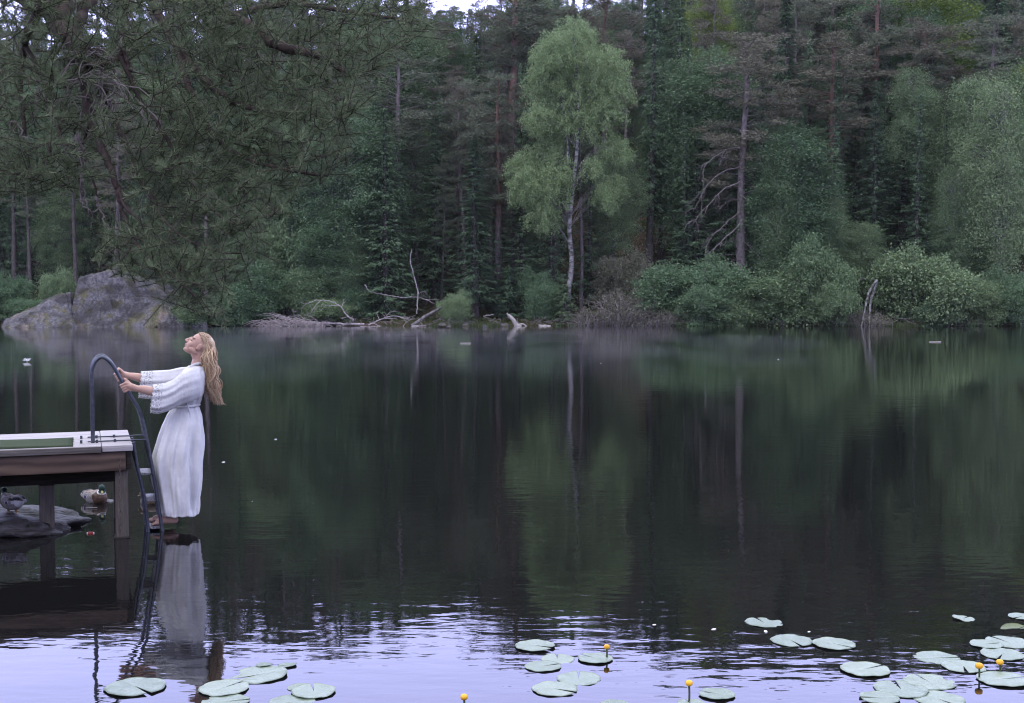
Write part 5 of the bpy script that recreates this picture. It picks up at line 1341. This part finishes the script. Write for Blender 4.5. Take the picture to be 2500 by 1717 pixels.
Z = np.max(blocks, 0); Z = np.where(Z > 0, Z * .86, Z)
crack = np.abs(np.sin(wx * 1.15 + wd_ * .5 + .8 * np.sin(wx * .6))) ; Z = Z - .22 * np.clip(1 - crack * 9, 0, 1) - .12 * np.clip(1 - np.abs(np.sin(wx * .8 - wd_ * 1.4 + 2)) * 12, 0, 1)
Z = Z + .07 * lump(2.6, 7) + .035 * lump(6.5, 8) + .018 * lump(15, 9)
Z = np.maximum(Z, -.5)
ii = np.arange(X.size).reshape(X.shape)
o = np.array(at(258, 800, RY)); o[1] = RY - .3; o[2] = 0
V = np.stack([X * .93, D_, Z], -1).reshape(-1, 3)
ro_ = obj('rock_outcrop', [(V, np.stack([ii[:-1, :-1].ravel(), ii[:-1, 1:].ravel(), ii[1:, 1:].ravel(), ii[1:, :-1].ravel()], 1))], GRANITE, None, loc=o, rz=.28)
tag(ro_, 'tall grey granite outcrop with brown moss at the left shore', 'rock')
for px, py, w_, lb in [(1080, 797, 24, 'grey stone at the waterline beside the slanting log'), (1153, 793, 26, 'pale rounded stone on the shore right of the small bush'), (1136, 795, 16, 'small pale stone left of the rounded pale one'), (1232, 796, 22, 'low stone left of the driftwood stump'),
                       (828, 797, 14, 'small light stone among the dead branches at the water'), (1095, 799, 12, 'small stone right of the grey one by the slanting log'), (1185, 797, 14, 'small dark stone between the pale stone and the stump')]:
    p = on_level(px, py + 2, 0); k = p[1] / F_PX * w_ / 2
    tag(obj('stone', rock_mesh(k, k * .8, k * .7, int(px), .2, 3, None, 4), ROCK_WET if 'dark' in lb else GRANITE, None, loc=(p[0], min(p[1], float(shore_y(p[0])) + .3), .05)), lb, 'stone', 'stones along the far waterline')
def on_ground(px, py):
    for Y in np.arange(96, 125, .15):
        q = at(px, py, Y)
        if ground_z(q[0], Y) >= q[2]: return q
    return q
for px, py, w_, Y, lb in [(1016, 632, 12, 103, 'small white stone high on the bank behind the dead sapling'), (1040, 642, 22, 103, 'larger white stone on the bank beside the footpath'), (608, 702, 16, 98.5, 'pale grey stone in the shrubs left'), (677, 695, 9, 99, 'small white stone in the shrubs right of the pale grey one')]:
    p = on_ground(px, py); k = p[1] / F_PX * w_ / 2
    tag(obj('stone', rock_mesh(k, k, k * .8, int(px), .25, 3, None, 4), PALE_WOOD, None, loc=p), lb, 'stone', 'white stones on the bank')

# ------------------------------------------------------------------ dead wood along the far shore
def stick(P, r0, r1, name, lb, cat, m_=DEAD_WOOD, forks=0, grp=None, k=8, jit=.02):
    Q = spline(P, 6 * len(P)); Q = Q + rng.normal(size=Q.shape) * jit * np.array([1, 1, 1]); ps = tube(Q, np.linspace(r0, r1, len(Q)), k)
    for _ in range(forks):
        i = rng.integers(3, len(Q) - 1); d = unit(unit(Q[i] - Q[i - 1]) + rng.normal(size=3) * .8)
        ps += dead_branch(Q[i], d + np.array([0, 0, .3]), rng.uniform(.5, 1.6), r0 * .45)
    o = Q[0].copy()
    return tag(obj(name, [(p[0] - o, *p[1:]) for p in ps], m_, None, loc=o), lb, cat, grp)
SY = 95.0
stick([at(890, 792, SY), at(800, 790, SY - .3), at(735, 785, SY - .6), at(690, 790, SY - .9)], .10, .03, 'fallen_branch', 'long pale dead trunk lying along the water at left', 'dead branch', forks=14)
stick([at(862, 782, SY - .4), at(845, 768, SY - .5), at(830, 748, SY - .6), at(800, 735, SY - .7), at(768, 733, SY - .8)], .075, .02, 'fallen_branch', 'curved dead branch arching up left from the lying trunk', 'dead branch', forks=5)
stick([at(900, 794, SY), at(930, 780, SY), at(965, 772, SY), at(1000, 782, SY)], .06, .02, 'fallen_branch', 'arched dead branch in front of the slanting log', 'dead branch', forks=9)
stick([at(1004, 796, SY), at(1040, 772, SY + .6), at(1080, 750, SY + 1.4)], .15, .11, 'log', 'thick mossy log slanting out of the water', 'log', ALDER_BARK)
stick([at(880, 797, SY - .6), at(960, 799, SY - .6), at(1040, 795, SY - .4)], .05, .03, 'fallen_branch', 'thin straight dead branch lying on the waterline', 'dead branch', forks=6)
stick([at(890, 695, 98), at(905, 712, 98), at(950, 722, 98), at(985, 727, 98), at(1020, 726, 98), at(1060, 740, 98)], .05, .02, 'fallen_branch', 'long pale bent branch caught in front of the dark spruces', 'dead branch', forks=3)
stick([at(1017, 765, 97.6), at(1020, 720, 97.6), at(1010, 672, 97.6), at(1002, 640, 97.6), at(1006, 610, 97.6)], .055, .03, 'dead_sapling', 'thin bare dead sapling standing before the footpath', 'dead tree')
# heap of grey brushwood
hp = []
for i in range(230):
    x0 = rng.uniform(640, 790); y0 = 800 - rng.uniform(0, 1) * 30 * math.exp(-((x0 - 700) / 60) ** 2)
    a = at(x0, min(799, y0 + 6), SY - 1.6 + rng.uniform(0, 1.6)); e = a + np.array([rng.normal() * .9 - .3, rng.normal() * .5, rng.uniform(-.25, .45)])
    e[2] = max(e[2], .0); hp += tube(spline([a, (a + e) / 2 + [0, 0, rng.uniform(.05, .35)], e], 7), np.linspace(.024, .008, 7), 4, False)
o = at(705, 800, SY - 1); o[2] = 0
tag(obj('brush_heap', [(p[0] - o, *p[1:]) for p in hp], DEAD_WOOD, None, loc=o), 'heap of grey brushwood trailing in the lake', 'brushwood')
# driftwood stump
b0 = at(1262, 795, SY); dp = tube(spline([b0 + [.35, 0, -.1], b0, at(1252, 780, SY), at(1240, 768, SY)], 14), [.16, .17, .19, .21, .21, .20, .19, .18, .17, .16, .15, .14, .12, .10], 10)
dp += tube(spline([at(1244, 775, SY), at(1238, 767, SY), at(1240, 764, SY)], 6), [.09, .07, .05, .05, .04, .03], 7) + tube(spline([b0, b0 + [.45, -.1, .12], b0 + [.8, -.1, -.08]], 6), np.linspace(.10, .04, 6), 7) + tube(spline([b0, b0 + [-.3, -.2, -.1]], 4), np.linspace(.1, .04, 4), 7)
tag(obj('driftwood_stump', [(p[0] - b0, *p[1:]) for p in dp], PALE_WOOD, None, loc=b0), 'pale bent driftwood stump leaning out of the shallows', 'stump')
stick([at(1315, 796, SY), at(1345, 797, SY)], .11, .09, 'log', 'short pale log floating at the shore right of the stump', 'log', PALE_WOOD)
stick([at(1180, 772, 98), at(1205, 768, 98)], .05, .04, 'log', 'thin pale pole lying on the mossy bank', 'log', PALE_WOOD)
# leaning white stems at the right
WY = 93.2
for P, r_, lb in [([(2100, 800), (2110, 760), (2122, 715), (2138, 688)], .11, 'left white stem of the fallen pair propped in the water'), ([(2124, 812), (2122, 775), (2126, 735), (2136, 700), (2140, 684)], .13, 'right white stem of the fallen pair propped in the water')]:
    stick([at(x, y, WY + i * .5) if y < 800 else at(x, 800, WY) + np.array([0, 0, -.3]) for i, (x, y) in enumerate(P)], r_ * .55, r_, 'fallen_tree', lb, 'dead tree', BIRCH_BARK)
stick([at(2133, 684, 98), at(2105, 680, 98), at(2095, 690, 98), at(2075, 698, 98)], .07, .03, 'fallen_branch', 'pale crooked branch reaching left from the white stems', 'dead branch', PALE_WOOD)
for P, lb in [([(1553, 440), (1560, 455), (1570, 472)], 'white broken birch pole high on the bare slope'), ([(1539, 520), (1543, 530), (1544, 540)], 'short white upright snag in the middle of the bare slope'), ([(1557, 554), (1568, 562), (1575, 574)], 'white fallen birch piece low on the bare slope'), ([(1550, 355), (1551, 380), (1549, 420)], 'thin pale birch snag at the top of the bare slope')]:
    x0 = P[1][0]; Yg = 100.0
    for _ in range(60):                     # find where the line of sight meets the slope
        q = at(P[1][0], P[1][1], Yg)
        if ground_z(q[0], Yg) >= q[2]: break
        Yg += .4
    stick([at(x, y, Yg - .4) for x, y in P], .10, .08, 'birch_snag', lb, 'dead tree', BIRCH_BARK, jit=.01)
# drooping bare limbs of the big brown pine
for i in range(7):
    y0 = 330 + i * 36 + rng.uniform(-10, 10); s = -1 if i % 4 else 1
    P = [at(1806, y0, 101), at(1806 + s * 40, y0 + 5 + 6 * i, 100.6), at(1806 + s * (70 + rng.uniform(-10, 20)), y0 + 45 + 5 * i, 100.3), at(1806 + s * (100 + rng.uniform(-20, 25)), y0 + 110, 100.2)]
    ps = []; Q = spline(P, 20); Q[1:] += np.cumsum(rng.normal(size=(19, 3)), 0) * .035; ps += tube(Q, np.linspace(.05, .014, 20), 6, False)
    for _ in range(5):
        j = rng.integers(5, 19); ps += dead_branch(Q[j], unit(Q[j] - Q[j - 1]) + rng.normal(size=3) * .5 + np.array([0, 0, -.3]), rng.uniform(.8, 2.2), .026)
    host = next(o for o in COL.objects if o.get('label', '').startswith('big brownish pine')); bpy.context.view_layer.update()
    inv = np.array(host.matrix_world.inverted())
    obj('dead_limb', [((np.c_[p[0], np.ones(len(p[0]))] @ inv.T)[:, :3], *p[1:]) for p in ps], GREY_LIMB, host)

# tangled twigs and roots along the far waterline
tw = []
for _ in range(420):
    x = rng.uniform(2, 42) if rng.random() < .75 else rng.uniform(-18, 2); y = float(shore_y(x)) - rng.uniform(-.3, .8); a = rng.uniform(0, 6.28); l = rng.uniform(.4, 1.6)
    e = np.array([x + math.cos(a) * l, y + math.sin(a) * l * .5, rng.uniform(-.02, .45)]); b0 = np.array([x, y + .3, rng.uniform(.05, .7)])
    tw += tube(spline([b0, (b0 + e) / 2 + rng.normal(size=3) * .15, e], 6), np.linspace(.022, .007, 6), 4, False)
tag(obj('driftwood_litter', tw, GREY_LIMB), 'tangle of bare grey twigs trailing into the water along the far shore', kind='stuff')
n = 5200; X = np.concatenate([rng.normal(c, .55, 200) for c in rng.uniform(-9, 42, 26)]); Yr = shore_y(X) - np.abs(rng.normal(size=n)) * .25
tag(obj('reeds', [slivers(np.stack([X, Yr, np.full(n, -.02)], 1), rng.normal(size=(n, 3)) * .22 + np.array([0, 0, 1]), rng.uniform(.2, .6, n), .022)], leafy('reed_leaves', [(0, (.05, .075, .03)), (1, (.13, .16, .075))], .2), smooth=False), 'thin tufts of sedge at the far waterline', kind='stuff')

# footpath on the bank
pa = []
for x in np.linspace(985, 1085, 24):
    p = at(x, 672, 103); pa.append([p[0], 101.2, float(ground_z(p[0], 101.2)) + .05])
pa = np.array(pa); V = np.vstack([pa, pa + [0, 1.3, .30]]); n = len(pa)
tag(obj('footpath', [(V, np.stack([np.arange(n - 1), np.arange(1, n), np.arange(1, n) + n, np.arange(n - 1) + n], 1))], grainy('path_gravel', [(.3, (.13, .11, .105)), (.7, (.24, .21, .20))], 8, None, .95, .1)), 'pale trodden footpath on the wooded bank', kind='structure')

# ------------------------------------------------------------------ air
m, nt, b, o = mat('haze_air'); nt.nodes.remove(b)
v = nt.nodes.new('ShaderNodeVolumePrincipled'); v.inputs['Color'].default_value = (.88, .92, 1, 1); v.inputs['Density'].default_value = HAZE; v.inputs['Anisotropy'].default_value = .2
nt.links.new(v.outputs[0], o.inputs['Volume'])
tag(obj('haze', [box((-215, -85, -3.2), (215, 225, 75))], m, smooth=False), 'thin evening haze over the lake', kind='stuff')
m, nt, b, o = mat('lake_mist'); nt.nodes.remove(b)
v = nt.nodes.new('ShaderNodeVolumePrincipled'); v.inputs['Color'].default_value = (.85, .83, 1, 1); v.inputs['Density'].default_value = MIST
nt.links.new(v.outputs[0], o.inputs['Volume'])
mp_ = []
for x, y, rx, ry, rz in [(-1.5, 47, 5.0, 6, .42), (-9, 42, 3.6, 5, .38), (4.5, 54, 4, 5, .36), (-6.5, 56, 4, 5, .40), (-12.5, 52, 2.4, 6, .42), (9.5, 47, 3, 5, .30), (3, 40, 2.8, 4, .3), (-14.5, 38, 2.4, 5, .36)]:
    mp_ += ball((x, y, .01 + rz), (rx, ry, rz), 28, 14)
tag(obj('mist', mp_, m), 'thin lavender mist drifting low over the lake', kind='stuff')
